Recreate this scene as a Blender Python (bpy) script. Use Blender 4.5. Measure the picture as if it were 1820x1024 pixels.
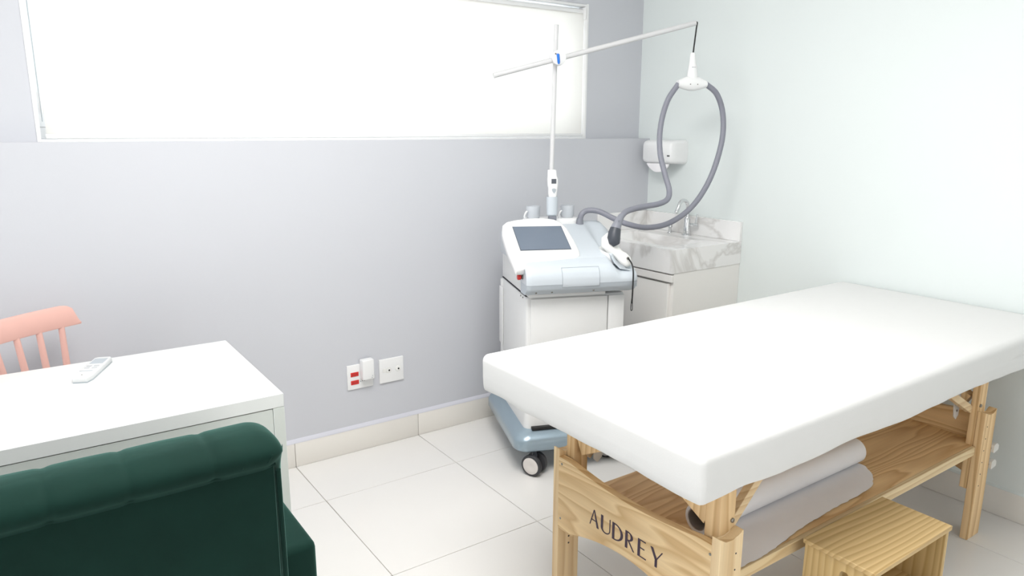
import bpy, bmesh, math, random
from mathutils import Vector, Matrix, noise
random.seed(7)
for o in list(bpy.data.objects): bpy.data.objects.remove(o)
SC = bpy.context.scene
COL = SC.collection
PI = math.pi
R = math.radians

# ------------------------------------------------------------------ camera
CAM = Vector((0, -2.9472, 1.4474))
PITCH, ROLL, YAW, FPX = 0.2161, 0.0031, 0.6099, 1286.55
cd = bpy.data.cameras.new('camera'); cam = bpy.data.objects.new('camera', cd); COL.objects.link(cam)
F = Vector((math.sin(YAW)*math.cos(PITCH), math.cos(YAW)*math.cos(PITCH), -math.sin(PITCH)))
R0 = Vector((math.cos(YAW), -math.sin(YAW), 0)); U0 = R0.cross(F)
RR = R0*math.cos(ROLL)+U0*math.sin(ROLL); UU = -R0*math.sin(ROLL)+U0*math.cos(ROLL)
m3 = Matrix((RR, UU, -F)).transposed()
cam.matrix_world = Matrix.Translation(CAM) @ m3.to_4x4()
cd.sensor_width = 36; cd.sensor_fit = 'HORIZONTAL'; cd.lens = FPX/1820*36
cd.clip_start = 0.02
SC.camera = cam

# ------------------------------------------------------------------ world, lights, exposure
W = bpy.data.worlds.new('world'); SC.world = W; W.use_nodes = True
bg = W.node_tree.nodes['Background']
bg.inputs[0].default_value = (0.90, 0.95, 1.0, 1)
bg.inputs[1].default_value = 3.5

def area(name, loc, target, sx, sy, power, col=(1, 1, 1)):
    l = bpy.data.lights.new(name, 'AREA'); l.shape = 'RECTANGLE'; l.size = sx; l.size_y = sy
    l.energy = power; l.color = col
    o = bpy.data.objects.new(name, l); COL.objects.link(o); o.location = loc
    d = Vector(target)-Vector(loc)
    o.rotation_euler = d.to_track_quat('-Z', 'Y').to_euler()
    return o
area('ceiling_panel_lamp', (0.75, -1.75, 2.66), (0.75, -1.75, 0), 1.2, 1.2, 34, (1, 0.985, 0.96))
area('left_fill_light', (-3.50, -1.55, 1.20), (2.0, -1.55, 0.9), 2.4, 2.2, 50, (0.96, 0.985, 1))  # added fill, brightens the left-facing sides; the left wall has no window
area('rear_fill_light', (1.3, -4.1, 1.0), (1.9, -1.6, 0.5), 1.8, 1.6, 5.5, (0.97, 0.99, 1))  # added fill behind the camera, lifts bed side, paper roll and stool

SC.view_settings.view_transform = 'Standard'
SC.view_settings.look = 'None'
SC.view_settings.gamma = 1
SC.view_settings.use_curve_mapping = False
SC.view_settings.exposure = 0.23

# ------------------------------------------------------------------ materials
def newmat(name):
    m = bpy.data.materials.new(name); m.use_nodes = True
    return m, m.node_tree.nodes, m.node_tree.links, m.node_tree.nodes['Principled BSDF']
def flat(name, col, rough=0.5, metal=0.0, noise_amt=0.0, nscale=30, bump=0.0, spec=0.5, coat=0.0, bscale=None):
    m, N, L, b = newmat(name)
    b.inputs['Base Color'].default_value = (*col, 1)
    b.inputs['Roughness'].default_value = rough; b.inputs['Metallic'].default_value = metal
    b.inputs['Specular IOR Level'].default_value = spec
    b.inputs['Coat Weight'].default_value = coat; b.inputs['Coat Roughness'].default_value = 0.1
    tc = N.new('ShaderNodeTexCoord'); no = N.new('ShaderNodeTexNoise'); no.inputs['Scale'].default_value = nscale
    no.inputs['Detail'].default_value = 4
    L.new(tc.outputs['Object'], no.inputs['Vector'])
    mx = N.new('ShaderNodeMix'); mx.data_type = 'RGBA'
    a = max(noise_amt, 0.01)
    mx.inputs[6].default_value = (*[c*(1-a) for c in col], 1)
    mx.inputs[7].default_value = (*[min(1, c*(1+a)) for c in col], 1)
    L.new(no.outputs['Fac'], mx.inputs[0]); L.new(mx.outputs[2], b.inputs['Base Color'])
    if bump:
        n2 = no
        if bscale:
            n2 = N.new('ShaderNodeTexNoise'); n2.inputs['Scale'].default_value = bscale; L.new(tc.outputs['Object'], n2.inputs['Vector'])
        bp = N.new('ShaderNodeBump'); bp.inputs['Strength'].default_value = bump; bp.inputs['Distance'].default_value = 0.002
        L.new(n2.outputs['Fac'], bp.inputs['Height']); L.new(bp.outputs['Normal'], b.inputs['Normal'])
    return m

def wood(name, axis, seed=0.0, light=(0.83, 0.62, 0.36), dark=(0.56, 0.33, 0.14), ring=55, cath=1.0, centre=(0, 0, 0)):
    """pine: growth rings round a far axis, wandering along the grain"""
    m, N, L, b = newmat(name)
    tc = N.new('ShaderNodeTexCoord')
    mp = N.new('ShaderNodeMapping'); mp.inputs['Location'].default_value = (seed*1.3+centre[0], seed*0.7+centre[1], seed*0.37+centre[2])
    L.new(tc.outputs['Object'], mp.inputs['Vector'])
    st = N.new('ShaderNodeVectorMath'); st.operation = 'MULTIPLY'
    sc = [1.0, 1.0, 1.0]; sc[axis] = 0.16
    st.inputs[1].default_value = sc
    L.new(mp.outputs[0], st.inputs[0])
    n1 = N.new('ShaderNodeTexNoise'); n1.inputs['Scale'].default_value = 5.5; n1.inputs['Detail'].default_value = 2.5
    n1.inputs['Roughness'].default_value = 0.45
    L.new(st.outputs[0], n1.inputs['Vector'])
    # rings value = smooth field * count
    dot = N.new('ShaderNodeVectorMath'); dot.operation = 'DOT_PRODUCT'
    d = [0.55, 0.8, 0.7]; d[axis] = 0.02
    dot.inputs[1].default_value = d
    L.new(mp.outputs[0], dot.inputs[0])
    ad = N.new('ShaderNodeMath'); ad.operation = 'MULTIPLY_ADD'; ad.inputs[1].default_value = 0.33*cath
    L.new(n1.outputs['Fac'], ad.inputs[0]); L.new(dot.outputs['Value'], ad.inputs[2])
    mu = N.new('ShaderNodeMath'); mu.operation = 'MULTIPLY'; mu.inputs[1].default_value = ring
    L.new(ad.outputs[0], mu.inputs[0])
    fr = N.new('ShaderNodeMath'); fr.operation = 'FRACT'; L.new(mu.outputs[0], fr.inputs[0])
    ra = N.new('ShaderNodeValToRGB'); e = ra.color_ramp.elements
    e[0].position = 0.0; e[0].color = (*light, 1); e[1].position = 1.0; e[1].color = (*light, 1)
    x = e.new(0.55); x.color = (*[l*0.62+k*0.38 for l, k in zip(light, dark)], 1)
    x = e.new(0.84); x.color = (*[l*0.3+k*0.7 for l, k in zip(light, dark)], 1)
    L.new(fr.outputs[0], ra.inputs[0])
    # fine fibres
    n2 = N.new('ShaderNodeTexNoise'); n2.inputs['Scale'].default_value = 160; n2.inputs['Detail'].default_value = 3
    s2 = N.new('ShaderNodeVectorMath'); s2.operation = 'MULTIPLY'; q = [1.0, 1.0, 1.0]; q[axis] = 0.03; s2.inputs[1].default_value = q
    L.new(mp.outputs[0], s2.inputs[0]); L.new(s2.outputs[0], n2.inputs['Vector'])
    n3 = N.new('ShaderNodeTexNoise'); n3.inputs['Scale'].default_value = 3
    L.new(st.outputs[0], n3.inputs['Vector'])
    mx = N.new('ShaderNodeMix'); mx.data_type = 'RGBA'; mx.blend_type = 'MULTIPLY'; mx.inputs[0].default_value = 0.35
    L.new(ra.outputs[0], mx.inputs[6]); L.new(n2.outputs['Color'], mx.inputs[7])
    r2 = N.new('ShaderNodeMapRange'); r2.inputs[3].default_value = 0.88; r2.inputs[4].default_value = 1.12
    L.new(n3.outputs['Fac'], r2.inputs[0])
    m2 = N.new('ShaderNodeVectorMath'); m2.operation = 'SCALE'
    g = N.new('ShaderNodeMapRange'); g.inputs[3].default_value = 0.90; g.inputs[4].default_value = 1.10
    L.new(n2.outputs['Fac'], g.inputs[0])
    mm = N.new('ShaderNodeMath'); mm.operation = 'MULTIPLY'; L.new(r2.outputs[0], mm.inputs[0]); L.new(g.outputs[0], mm.inputs[1])
    L.new(ra.outputs[0], m2.inputs[0]); L.new(mm.outputs[0], m2.inputs['Scale'])
    L.new(m2.outputs[0], b.inputs['Base Color'])
    N.remove(mx)
    b.inputs['Roughness'].default_value = 0.5
    bp = N.new('ShaderNodeBump'); bp.inputs['Strength'].default_value = 0.12; bp.inputs['Distance'].default_value = 0.001
    L.new(n2.outputs['Fac'], bp.inputs['Height']); L.new(bp.outputs[0], b.inputs['Normal'])
    return m

M = {}
M['wall_grey'] = flat('grey_wall_paint', (0.600, 0.612, 0.655), 0.7, noise_amt=0.012, nscale=2, bump=0.05, bscale=180)
M['wall_mint'] = flat('mint_wall_paint', (0.765, 0.815, 0.808), 0.65, noise_amt=0.01, nscale=2, bump=0.05, bscale=180)
M['wall_white'] = flat('white_wall_paint', (0.86, 0.86, 0.85), 0.7, bump=0.04, bscale=160)
M['ceiling'] = flat('ceiling_paint', (0.88, 0.88, 0.87), 0.8)
M['tile'] = flat('porcelain_floor_tile', (0.80, 0.785, 0.765), 0.22, noise_amt=0.015, nscale=7, spec=0.4)
M['base_tile'] = flat('skirting_tile', (0.80, 0.775, 0.73), 0.28, noise_amt=0.015, nscale=7, spec=0.4)
M['grout'] = flat('grout', (0.50, 0.46, 0.41), 0.85, noise_amt=0.05, nscale=60)
M['caulk'] = flat('lilac_grey_edge', (0.62, 0.625, 0.69), 0.6)
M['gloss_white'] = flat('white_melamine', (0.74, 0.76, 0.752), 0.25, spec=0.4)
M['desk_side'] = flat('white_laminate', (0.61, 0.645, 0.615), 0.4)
M['vanity'] = flat('warm_white_laminate', (0.90, 0.885, 0.86), 0.35)
M['dark_gap'] = flat('shadow_gap', (0.04, 0.04, 0.045), 0.8)
M['white_plastic'] = flat('white_plastic', (0.86, 0.865, 0.87), 0.32)
M['warm_plastic'] = flat('ivory_plastic', (0.84, 0.84, 0.82), 0.35)
M['cover_white'] = flat('powder_coated_white', (0.80, 0.805, 0.805), 0.42, bump=0.03, bscale=300)
M['console'] = flat('pale_blue_grey_plastic', (0.60, 0.65, 0.70), 0.38, noise_amt=0.01)
M['console_low'] = flat('blue_grey_plastic', (0.50, 0.55, 0.60), 0.42, noise_amt=0.01)
M['metallic_base'] = flat('metallic_blue_grey_paint', (0.31, 0.40, 0.47), 0.28, metal=0.35, noise_amt=0.02, nscale=300, coat=0.4)
M['screen'] = flat('grey_touch_screen', (0.165, 0.20, 0.255), 0.12, spec=0.6)
M['screen_edge'] = flat('screen_gasket', (0.09, 0.10, 0.12), 0.4)
M['hose'] = flat('grey_ribbed_hose', (0.235, 0.24, 0.285), 0.45)
M['hose_dark'] = flat('dark_grey_boot', (0.055, 0.062, 0.078), 0.42)
M['boot_grey'] = flat('mid_grey_boot', (0.24, 0.25, 0.29), 0.45)
M['black'] = flat('black_rubber', (0.012, 0.012, 0.013), 0.5)
M['cup'] = flat('frosted_grey_plastic', (0.60, 0.63, 0.67), 0.35)
M['rod'] = flat('white_tube', (0.66, 0.66, 0.67), 0.3)
M['blue'] = flat('blue_lever', (0.01, 0.16, 0.62), 0.35)
M['red'] = flat('red_plastic', (0.62, 0.03, 0.025), 0.35)
M['chrome'] = flat('chrome', (0.72, 0.73, 0.74), 0.10, metal=1.0)
M['steel'] = flat('brushed_steel', (0.30, 0.29, 0.27), 0.35, metal=1.0)
M['wheel_hub'] = flat('beige_wheel_hub', (0.74, 0.70, 0.67), 0.4)
M['tyre'] = flat('dark_tyre', (0.045, 0.045, 0.05), 0.55)
M['sheet'] = flat('white_sheet_fabric', (0.765, 0.765, 0.76), 0.85, bump=0.12, bscale=500, spec=0.15)
M['vinyl'] = flat('cream_vinyl', (0.74, 0.72, 0.68), 0.4)
M['paper'] = flat('thin_white_paper', (0.92, 0.905, 0.925), 0.8, bump=0.1, bscale=60, spec=0.2)
M['card'] = flat('cardboard_core', (0.35, 0.30, 0.27), 0.9)
M['ink'] = flat('dark_plum_print', (0.045, 0.022, 0.05), 0.55)
M['pink'] = flat('salmon_pink_lacquer', (0.80, 0.475, 0.415), 0.45, noise_amt=0.02)
M['lead_grey'] = flat('light_grey_plastic', (0.42, 0.46, 0.50), 0.4)
M['pine_light'] = (0.80, 0.62, 0.38)

def marble():
    m, N, L, b = newmat('white_marble')
    tc = N.new('ShaderNodeTexCoord'); n1 = N.new('ShaderNodeTexNoise'); n1.inputs['Scale'].default_value = 1.5
    n1.inputs['Detail'].default_value = 5; n1.inputs['Distortion'].default_value = 0.9
    L.new(tc.outputs['Object'], n1.inputs['Vector'])
    s = N.new('ShaderNodeMath'); s.operation = 'SUBTRACT'; s.inputs[1].default_value = 0.5; L.new(n1.outputs['Fac'], s.inputs[0])
    a = N.new('ShaderNodeMath'); a.operation = 'ABSOLUTE'; L.new(s.outputs[0], a.inputs[0])
    r = N.new('ShaderNodeValToRGB'); r.color_ramp.elements[0].position = 0.0; r.color_ramp.elements[0].color = (0.70, 0.685, 0.67, 1)
    r.color_ramp.elements[1].position = 0.022; r.color_ramp.elements[1].color = (0.90, 0.895, 0.89, 1)
    L.new(a.outputs[0], r.inputs[0]); L.new(r.outputs[0], b.inputs['Base Color'])
    b.inputs['Roughness'].default_value = 0.15
    return m
M['marble'] = marble()

def velvet():
    m, N, L, b = newmat('green_velvet')
    tc = N.new('ShaderNodeTexCoord'); n1 = N.new('ShaderNodeTexNoise'); n1.inputs['Scale'].default_value = 9
    n1.inputs['Detail'].default_value = 5
    L.new(tc.outputs['Object'], n1.inputs['Vector'])
    r = N.new('ShaderNodeValToRGB'); r.color_ramp.elements[0].position = 0.3; r.color_ramp.elements[0].color = (0.0035, 0.021, 0.0155, 1)
    r.color_ramp.elements[1].position = 0.7; r.color_ramp.elements[1].color = (0.0045, 0.027, 0.020, 1)
    L.new(n1.outputs['Fac'], r.inputs[0]); L.new(r.outputs[0], b.inputs['Base Color'])
    b.inputs['Roughness'].default_value = 0.8; b.inputs['Specular IOR Level'].default_value = 0.15
    b.inputs['Sheen Weight'].default_value = 0.36; b.inputs['Sheen Roughness'].default_value = 0.35
    b.inputs['Sheen Tint'].default_value = (0.35, 0.75, 0.65, 1)
    n2 = N.new('ShaderNodeTexNoise'); n2.inputs['Scale'].default_value = 22; L.new(tc.outputs['Object'], n2.inputs['Vector'])
    bp = N.new('ShaderNodeBump'); bp.inputs['Strength'].default_value = 0.25; bp.inputs['Distance'].default_value = 0.004
    L.new(n2.outputs['Fac'], bp.inputs['Height']); L.new(bp.outputs[0], b.inputs['Normal'])
    return m
M['velvet'] = velvet()

def blind_mat():
    m = bpy.data.materials.new('translucent_roller_fabric'); m.use_nodes = True; N = m.node_tree.nodes; L = m.node_tree.links
    N.clear()
    o = N.new('ShaderNodeOutputMaterial'); d = N.new('ShaderNodeBsdfDiffuse'); t = N.new('ShaderNodeBsdfTranslucent'); x = N.new('ShaderNodeMixShader')
    d.inputs[0].default_value = (0.88, 0.87, 0.85, 1); t.inputs[0].default_value = (0.90, 0.885, 0.86, 1); x.inputs[0].default_value = 0.5
    tc = N.new('ShaderNodeTexCoord'); w = N.new('ShaderNodeTexWave'); w.inputs['Scale'].default_value = 120; w.bands_direction = 'Z'
    L.new(tc.outputs['Object'], w.inputs['Vector'])
    bp = N.new('ShaderNodeBump'); bp.inputs['Strength'].default_value = 0.05; L.new(w.outputs['Fac'], bp.inputs['Height']); L.new(bp.outputs[0], d.inputs['Normal'])
    L.new(d.outputs[0], x.inputs[1]); L.new(t.outputs[0], x.inputs[2]); L.new(x.outputs[0], o.inputs[0])
    return m
M['blind'] = blind_mat()
def glass_mat():
    m, N, L, b = newmat('clear_glass')
    b.inputs['Base Color'].default_value = (0.97, 0.99, 0.98, 1); b.inputs['Roughness'].default_value = 0.0
    b.inputs['Transmission Weight'].default_value = 1.0; b.inputs['IOR'].default_value = 1.05
    return m
M['glass'] = glass_mat()
def emit_mat():
    m, N, L, b = newmat('lamp_diffuser')
    b.inputs['Base Color'].default_value = (0.9, 0.9, 0.9, 1)
    b.inputs['Emission Color'].default_value = (1, 0.98, 0.95, 1); b.inputs['Emission Strength'].default_value = 4
    return m
M['lamp'] = emit_mat()

# ------------------------------------------------------------------ helpers
FR = {}
def thing(name, label, cat, loc=(0, 0, 0), rz=0, group=None):
    o = bpy.data.objects.new(name, None); COL.objects.link(o); o.empty_display_size = 0.1
    o.location = loc; o.rotation_euler = (0, 0, rz)
    o['label'] = label; o['category'] = cat
    if group: o['group'] = group
    FR[o.name] = Matrix.Translation(Vector(loc)) @ Matrix.Rotation(rz, 4, 'Z')
    return o
def root_frame(p):
    while p.parent: p = p.parent
    return FR.get(p.name, Matrix.Identity(4))

class B:
    """collects shapes; coordinates in the frame 'space' ('world' or 'local')"""
    def __init__(s): s.bm = bmesh.new()
    def box(s, x0, x1, y0, y1, z0, z1, bev=0.0, seg=2, mat=None, edges=None):
        r = bmesh.ops.create_cube(s.bm, size=1.0)
        vs = r['verts']
        for v in vs:
            v.co = Vector(((x0+x1)/2+v.co.x*(x1-x0), (y0+y1)/2+v.co.y*(y1-y0), (z0+z1)/2+v.co.z*(z1-z0)))
        if bev > 0:
            es = {e for v in vs for e in v.link_edges}
            r2 = bmesh.ops.bevel(s.bm, geom=list(es), offset=bev, segments=seg, profile=0.5, affect='EDGES', clamp_overlap=True)
            vs = list({v for f in r2['faces'] for v in f.verts} | {v for v in vs if v.is_valid})
            # collect whole island
            seen = set(vs); st = list(vs)
            while st:
                v = st.pop()
                for e in v.link_edges:
                    w = e.other_vert(v)
                    if w not in seen: seen.add(w); st.append(w)
            vs = list(seen)
        if mat is not None:
            for v in vs: v.co = mat @ v.co
        return vs
    def tube(s, pts, rad, n=12, caps=True, closed=False):
        pts = [Vector(p) for p in pts]; k = len(pts)
        rad = rad if isinstance(rad, (list, tuple)) else [rad]*k
        T = []
        for i in range(k):
            a = pts[(i-1) % k] if (i > 0 or closed) else pts[i]; b = pts[(i+1) % k] if (i < k-1 or closed) else pts[i]
            T.append((b-a).normalized())
        up = Vector((0, 0, 1)) if abs(T[0].z) < 0.9 else Vector((1, 0, 0))
        nrm = (up-T[0]*up.dot(T[0])).normalized(); rings = []
        for i in range(k):
            nrm = (nrm-T[i]*nrm.dot(T[i])).normalized(); bi = T[i].cross(nrm)
            rings.append([s.bm.verts.new(pts[i]+(nrm*math.cos(2*PI*j/n)+bi*math.sin(2*PI*j/n))*rad[i]) for j in range(n)])
        m = k if closed else k-1
        for i in range(m):
            a, b = rings[i], rings[(i+1) % k]
            for j in range(n): s.bm.faces.new((a[j], a[(j+1) % n], b[(j+1) % n], b[j]))
        if caps and not closed:
            s.bm.faces.new(rings[0][::-1]); s.bm.faces.new(rings[-1])
        return rings
    def lathe(s, prof, origin=(0, 0, 0), axis=(0, 0, 1), n=24, caps=True):
        """prof: (radius, height) list"""
        ax = Vector(axis).normalized(); o = Vector(origin)
        return s.tube_sections([(o+ax*h, r) for r, h in prof], ax, n, caps)
    def tube_sections(s, secs, ax, n, caps):
        up = Vector((0, 0, 1)) if abs(ax.z) < 0.9 else Vector((1, 0, 0))
        a = (up-ax*up.dot(ax)).normalized(); b = ax.cross(a); rings = []
        for c, r in secs:
            rings.append([s.bm.verts.new(c+(a*math.cos(2*PI*j/n)+b*math.sin(2*PI*j/n))*max(r, 1e-4)) for j in range(n)])
        for p, q in zip(rings, rings[1:]):
            for j in range(n): s.bm.faces.new((p[j], p[(j+1) % n], q[(j+1) % n], q[j]))
        if caps: s.bm.faces.new(rings[0][::-1]); s.bm.faces.new(rings[-1])
    def prism(s, poly, vec, bev=0.0, seg=2):
        """poly: 3D points, extruded by vec"""
        vec = Vector(vec)
        a = [s.bm.verts.new(Vector(p)) for p in poly]; b = [s.bm.verts.new(Vector(p)+vec) for p in poly]
        n = len(a); fs = [s.bm.faces.new(a[::-1]), s.bm.faces.new(b)]
        for i in range(n): fs.append(s.bm.faces.new((a[i], a[(i+1) % n], b[(i+1) % n], b[i])))
        if bev:
            es = list({e for f in fs[:2] for e in f.edges})
            bmesh.ops.bevel(s.bm, geom=es, offset=bev, segments=seg, profile=0.5, affect='EDGES', clamp_overlap=True)
    def loft(s, secs, caps=True):
        rings = [[s.bm.verts.new(Vector(p)) for p in sec] for sec in secs]; n = len(rings[0])
        for p, q in zip(rings, rings[1:]):
            for j in range(n): s.bm.faces.new((p[j], p[(j+1) % n], q[(j+1) % n], q[j]))
        if caps: s.bm.faces.new(rings[0][::-1]); s.bm.faces.new(rings[-1])
    def sphere(s, c, r, n=12, sc=(1, 1, 1)):
        q = bmesh.ops.create_uvsphere(s.bm, u_segments=n, v_segments=max(6, n//2), radius=r)
        for v in q['verts']: v.co = Vector(c)+Vector((v.co.x*sc[0], v.co.y*sc[1], v.co.z*sc[2]))
    def build(s, name, mat, parent=None, local=False, loc=None, angle=38, **props):
        bmesh.ops.recalc_face_normals(s.bm, faces=s.bm.faces)
        lim = R(angle)
        for e in s.bm.edges:
            e.smooth = not (len(e.link_faces) == 2 and e.calc_face_angle(0) > lim)
        for f in s.bm.faces: f.smooth = True
        if parent is not None and not local:
            s.bm.transform(root_frame(parent).inverted())
        if loc is not None: s.bm.transform(Matrix.Translation(-Vector(loc)))
        me = bpy.data.meshes.new(name); s.bm.to_mesh(me); s.bm.free()
        me.materials.append(M[mat] if isinstance(mat, str) else mat)
        o = bpy.data.objects.new(name, me); COL.objects.link(o)
        if parent is not None: o.parent = parent
        if loc is not None:
            o.location = loc; FR[o.name] = Matrix.Translation(Vector(loc))
        for k, v in props.items(): o[k] = v
        return o

def rrect(cx, cy, hx, hy, r, n=5):
    """rounded rectangle outline in 2D"""
    out = []
    for sx, sy, a0 in ((1, 1, 0), (-1, 1, PI/2), (-1, -1, PI), (1, -1, 3*PI/2)):
        for i in range(n+1):
            a = a0+PI/2*i/n
            out.append((cx+sx*(hx-r)+r*math.cos(a), cy+sy*(hy-r)+r*math.sin(a)))
    return out
def crom(pts, per=6):
    pts = [Vector(p) for p in pts]; out = []
    P = [pts[0]*2-pts[1]]+pts+[pts[-1]*2-pts[-2]]
    for i in range(1, len(P)-2):
        for k in range(per):
            t = k/per; a, b, c, d = P[i-1:i+3]
            out.append(0.5*((2*b)+(c-a)*t+(2*a-5*b+4*c-d)*t*t+(3*b-a-3*c+d)*t**3))
    out.append(pts[-1]); return out
def copy_part(o, parent, off):
    c = o.copy(); COL.objects.link(c); c.parent = parent; c.location = Vector(o.location)+Vector(off); return c

# ------------------------------------------------------------------ the room
X0, XL, YF, ZC = 2.997, -3.6, -4.2, 2.70
LED, SILL, WT = 0.090, 1.399, 2.080
WX0, WX1 = 0.116, 2.600
HB = 0.110
S = dict(kind='structure')

b = B(); b.box(XL-0.1, X0+0.1, YF-0.1, 0.3, -0.08, -0.003); floor = b.build('floor', 'grout', **S)
G = 0.0012
xs = [0.303+0.6*k for k in range(-6, 5)]; xs = [XL]+xs+[X0]
ys = [-0.3681-0.5995*k for k in range(7)]; ys = [0.0]+ys+[YF]
tile_mesh = {}
for i in range(len(xs)-1):
    for j in range(len(ys)-1):
        x0, x1, y1, y0 = xs[i], xs[i+1], ys[j], ys[j+1]
        w, h = round(x1-x0, 4), round(y1-y0, 4)
        if (w, h) not in tile_mesh:
            q = B(); q.box(-w/2+G, w/2-G, -h/2+G, h/2-G, -0.0028, 0, bev=0.0006, seg=1)
            o = q.build('tile', 'tile', floor, local=True); tile_mesh[(w, h)] = o.data
        else:
            o = bpy.data.objects.new('tile', tile_mesh[(w, h)]); COL.objects.link(o); o.parent = floor
        o.location = ((x0+x1)/2, (y0+y1)/2, 0)

# back wall: thick lower part up to the sill ledge, thinner upper part round the window
b = B()
b.box(XL-0.1, X0+0.1, 0.0, 0.24, 0, SILL)
b.box(XL-0.1, WX0, LED, 0.24, SILL, ZC)
b.box(WX1, X0+0.1, LED, 0.24, SILL, ZC)
b.box(WX0, WX1, LED, 0.24, WT, ZC)
b.build('wall_back', 'wall_grey', **S)
b = B(); b.box(X0, X0+0.1, YF-0.1, 0.24, 0, ZC); b.build('wall_right', 'wall_mint', **S)
b = B(); b.box(XL-0.1, XL, YF-0.1, 0.24, 0, ZC); b.build('wall_left', 'wall_white', **S)
b = B(); b.box(XL-0.1, X0+0.1, YF-0.1, YF, 0, ZC); b.build('wall_front', 'wall_white', **S)
b = B(); b.box(XL-0.1, X0+0.1, YF-0.1, 0.24, ZC, ZC+0.1); b.build('ceiling', 'ceiling', **S)

# skirting: tiles 60 cm long, small lilac-grey caulk line over it
def skirting(name, along, start, stop, joints, fixed, sgn):
    par = None; cuts = [start]+sorted(j for j in joints if start < j < stop)+[stop]
    q = B()
    if along == 'x': q.box(start, stop, fixed-0.006, fixed, 0, HB-0.003)
    else: q.box(fixed-0.006, fixed, start, stop, 0, HB-0.003)
    par = q.build(name, 'grout', **S)
    for a, c in zip(cuts, cuts[1:]):
        q = B()
        if along == 'x': q.box(a+0.001, c-0.001, fixed-0.012, fixed-0.004, 0.0008, HB, bev=0.0012, seg=2)
        else: q.box(fixed-0.012, fixed-0.004, a+0.001, c-0.001, 0.0008, HB, bev=0.0012, seg=2)
        q.build('tile', 'base_tile', par)
    return par
skirting('baseboard_back', 'x', XL, 2.50, [1.503+0.6*k for k in range(-9, 3)], 0.0, -1)
skirting('baseboard_right', 'y', YF, -0.66, [-0.3681-0.5995*k for k in range(8)], X0, -1)
b = B(); b.prism([(XL, 0, HB), (XL, -0.013, HB), (XL, -0.011, HB+0.006), (XL, 0, HB+0.016)], (2.5-XL, 0, 0))
b.build('trim_1', 'caulk', **S)
b = B(); b.prism([(X0, YF, HB), (X0-0.013, YF, HB), (X0, YF, HB+0.006)], (0, -0.66-YF, 0)); b.build('trim_2', 'wall_mint', **S)

# window: white-lined recess, frame and panes behind the blind
b = B()
b.box(WX0, WX0+0.012, 0.086, 0.20, SILL, WT); b.box(WX1-0.010, WX1, 0.086, 0.20, SILL, WT)
b.box(WX0+0.012, WX1-0.010, 0.084, 0.20, SILL-0.004, SILL+0.008); b.box(WX0+0.012, WX1-0.010, 0.095, 0.20, WT-0.012, WT)
win = b.build('window_1', 'white_plastic', **S)
b = B()
for x0, x1, z0, z1 in ((WX0+.012, WX1-.01, SILL+.008, SILL+.05), (WX0+.012, WX1-.01, WT-.05, WT-.012), (WX0+.012, WX0+.052, SILL+.05, WT-.05), (WX1-.05, WX1-.01, SILL+.05, WT-.05), (1.335, 1.385, SILL+.05, WT-.05)):
    b.box(x0, x1, 0.205, 0.235, z0, z1, bev=0.002, seg=1)
fr = b.build('window_frame', 'white_plastic', win)
for x0, x1 in ((WX0+.05, 1.34), (1.38, WX1-.05)):
    q = B(); q.box(x0, x1, 0.218, 0.222, SILL+.048, WT-.048); q.build('pane', 'glass', win)

# roller blind
YB = -0.016
rb = thing('roller_blind', 'white translucent roller blind pulled down over the wide window', 'blind', ((WX0+WX1)/2, 0.125, SILL+0.008))
b = B(); b.box(0.146, 2.588, 0.1240+YB, 0.1252+YB, 1.425, 2.045); b.build('blind_fabric', 'blind', rb)
b = B(); b.lathe([(0.0175, 0), (0.0175, 2.44)], (0.143, 0.140+YB, 2.043), (1, 0, 0), 20); b.build('roller_tube', 'white_plastic', rb)
b = B(); b.box(0.142, 2.588, 0.1165+YB, 0.1285+YB, 1.409, 1.4255, bev=0.004, seg=3); b.build('bottom_bar', 'white_plastic', rb)
for x in (0.1295, 2.583):
    b = B(); b.box(x, x+0.006, 0.105+YB, 0.165+YB, 2.005, 2.067, bev=0.002, seg=1); b.build('bracket', 'white_plastic', rb)
b = B()
b.tube([(0.139, 0.117, z) for z in (2.03, 1.8, 1.60, 1.52)], 0.0012, 6); b.tube([(0.139, 0.105, z) for z in (2.03, 1.8, 1.60, 1.52)], 0.0012, 6)
b.tube(crom([(0.139, 0.117, 1.53), (0.139, 0.113, 1.475), (0.139, 0.104, 1.475), (0.139, 0.105, 1.53)], 5), 0.0012, 6); b.build('bead_chain', 'lead_grey', rb)
b = B(); b.tube([(0.140, 0.112, 1.575), (0.140, 0.112, 1.565), (0.140, 0.112, 1.500), (0.140, 0.112, 1.490)], [0.003, 0.007, 0.007, 0.003], 10)
b.build('chain_weight', 'white_plastic', rb, label='pale grey chain weight')

# ceiling light fixture (above the frame)
cl = thing('ceiling_light', 'square white ceiling light panel over the massage table', 'ceiling light', (0.7, -1.75, ZC))
b = B(); b.box(0.05, 1.35, -2.40, -2.36, 2.665, ZC-0.001); b.box(0.05, 1.35, -1.14, -1.10, 2.665, ZC-0.001); b.box(0.05, 0.09, -2.36, -1.14, 2.665, ZC-0.001); b.box(1.31, 1.35, -2.36, -1.14, 2.665, ZC-0.001)
b.build('light_frame', 'white_plastic', cl)
b = B(); b.box(0.09, 1.31, -2.36, -1.14, 2.672, 2.698); b.build('diffuser', 'lamp', cl)

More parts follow.
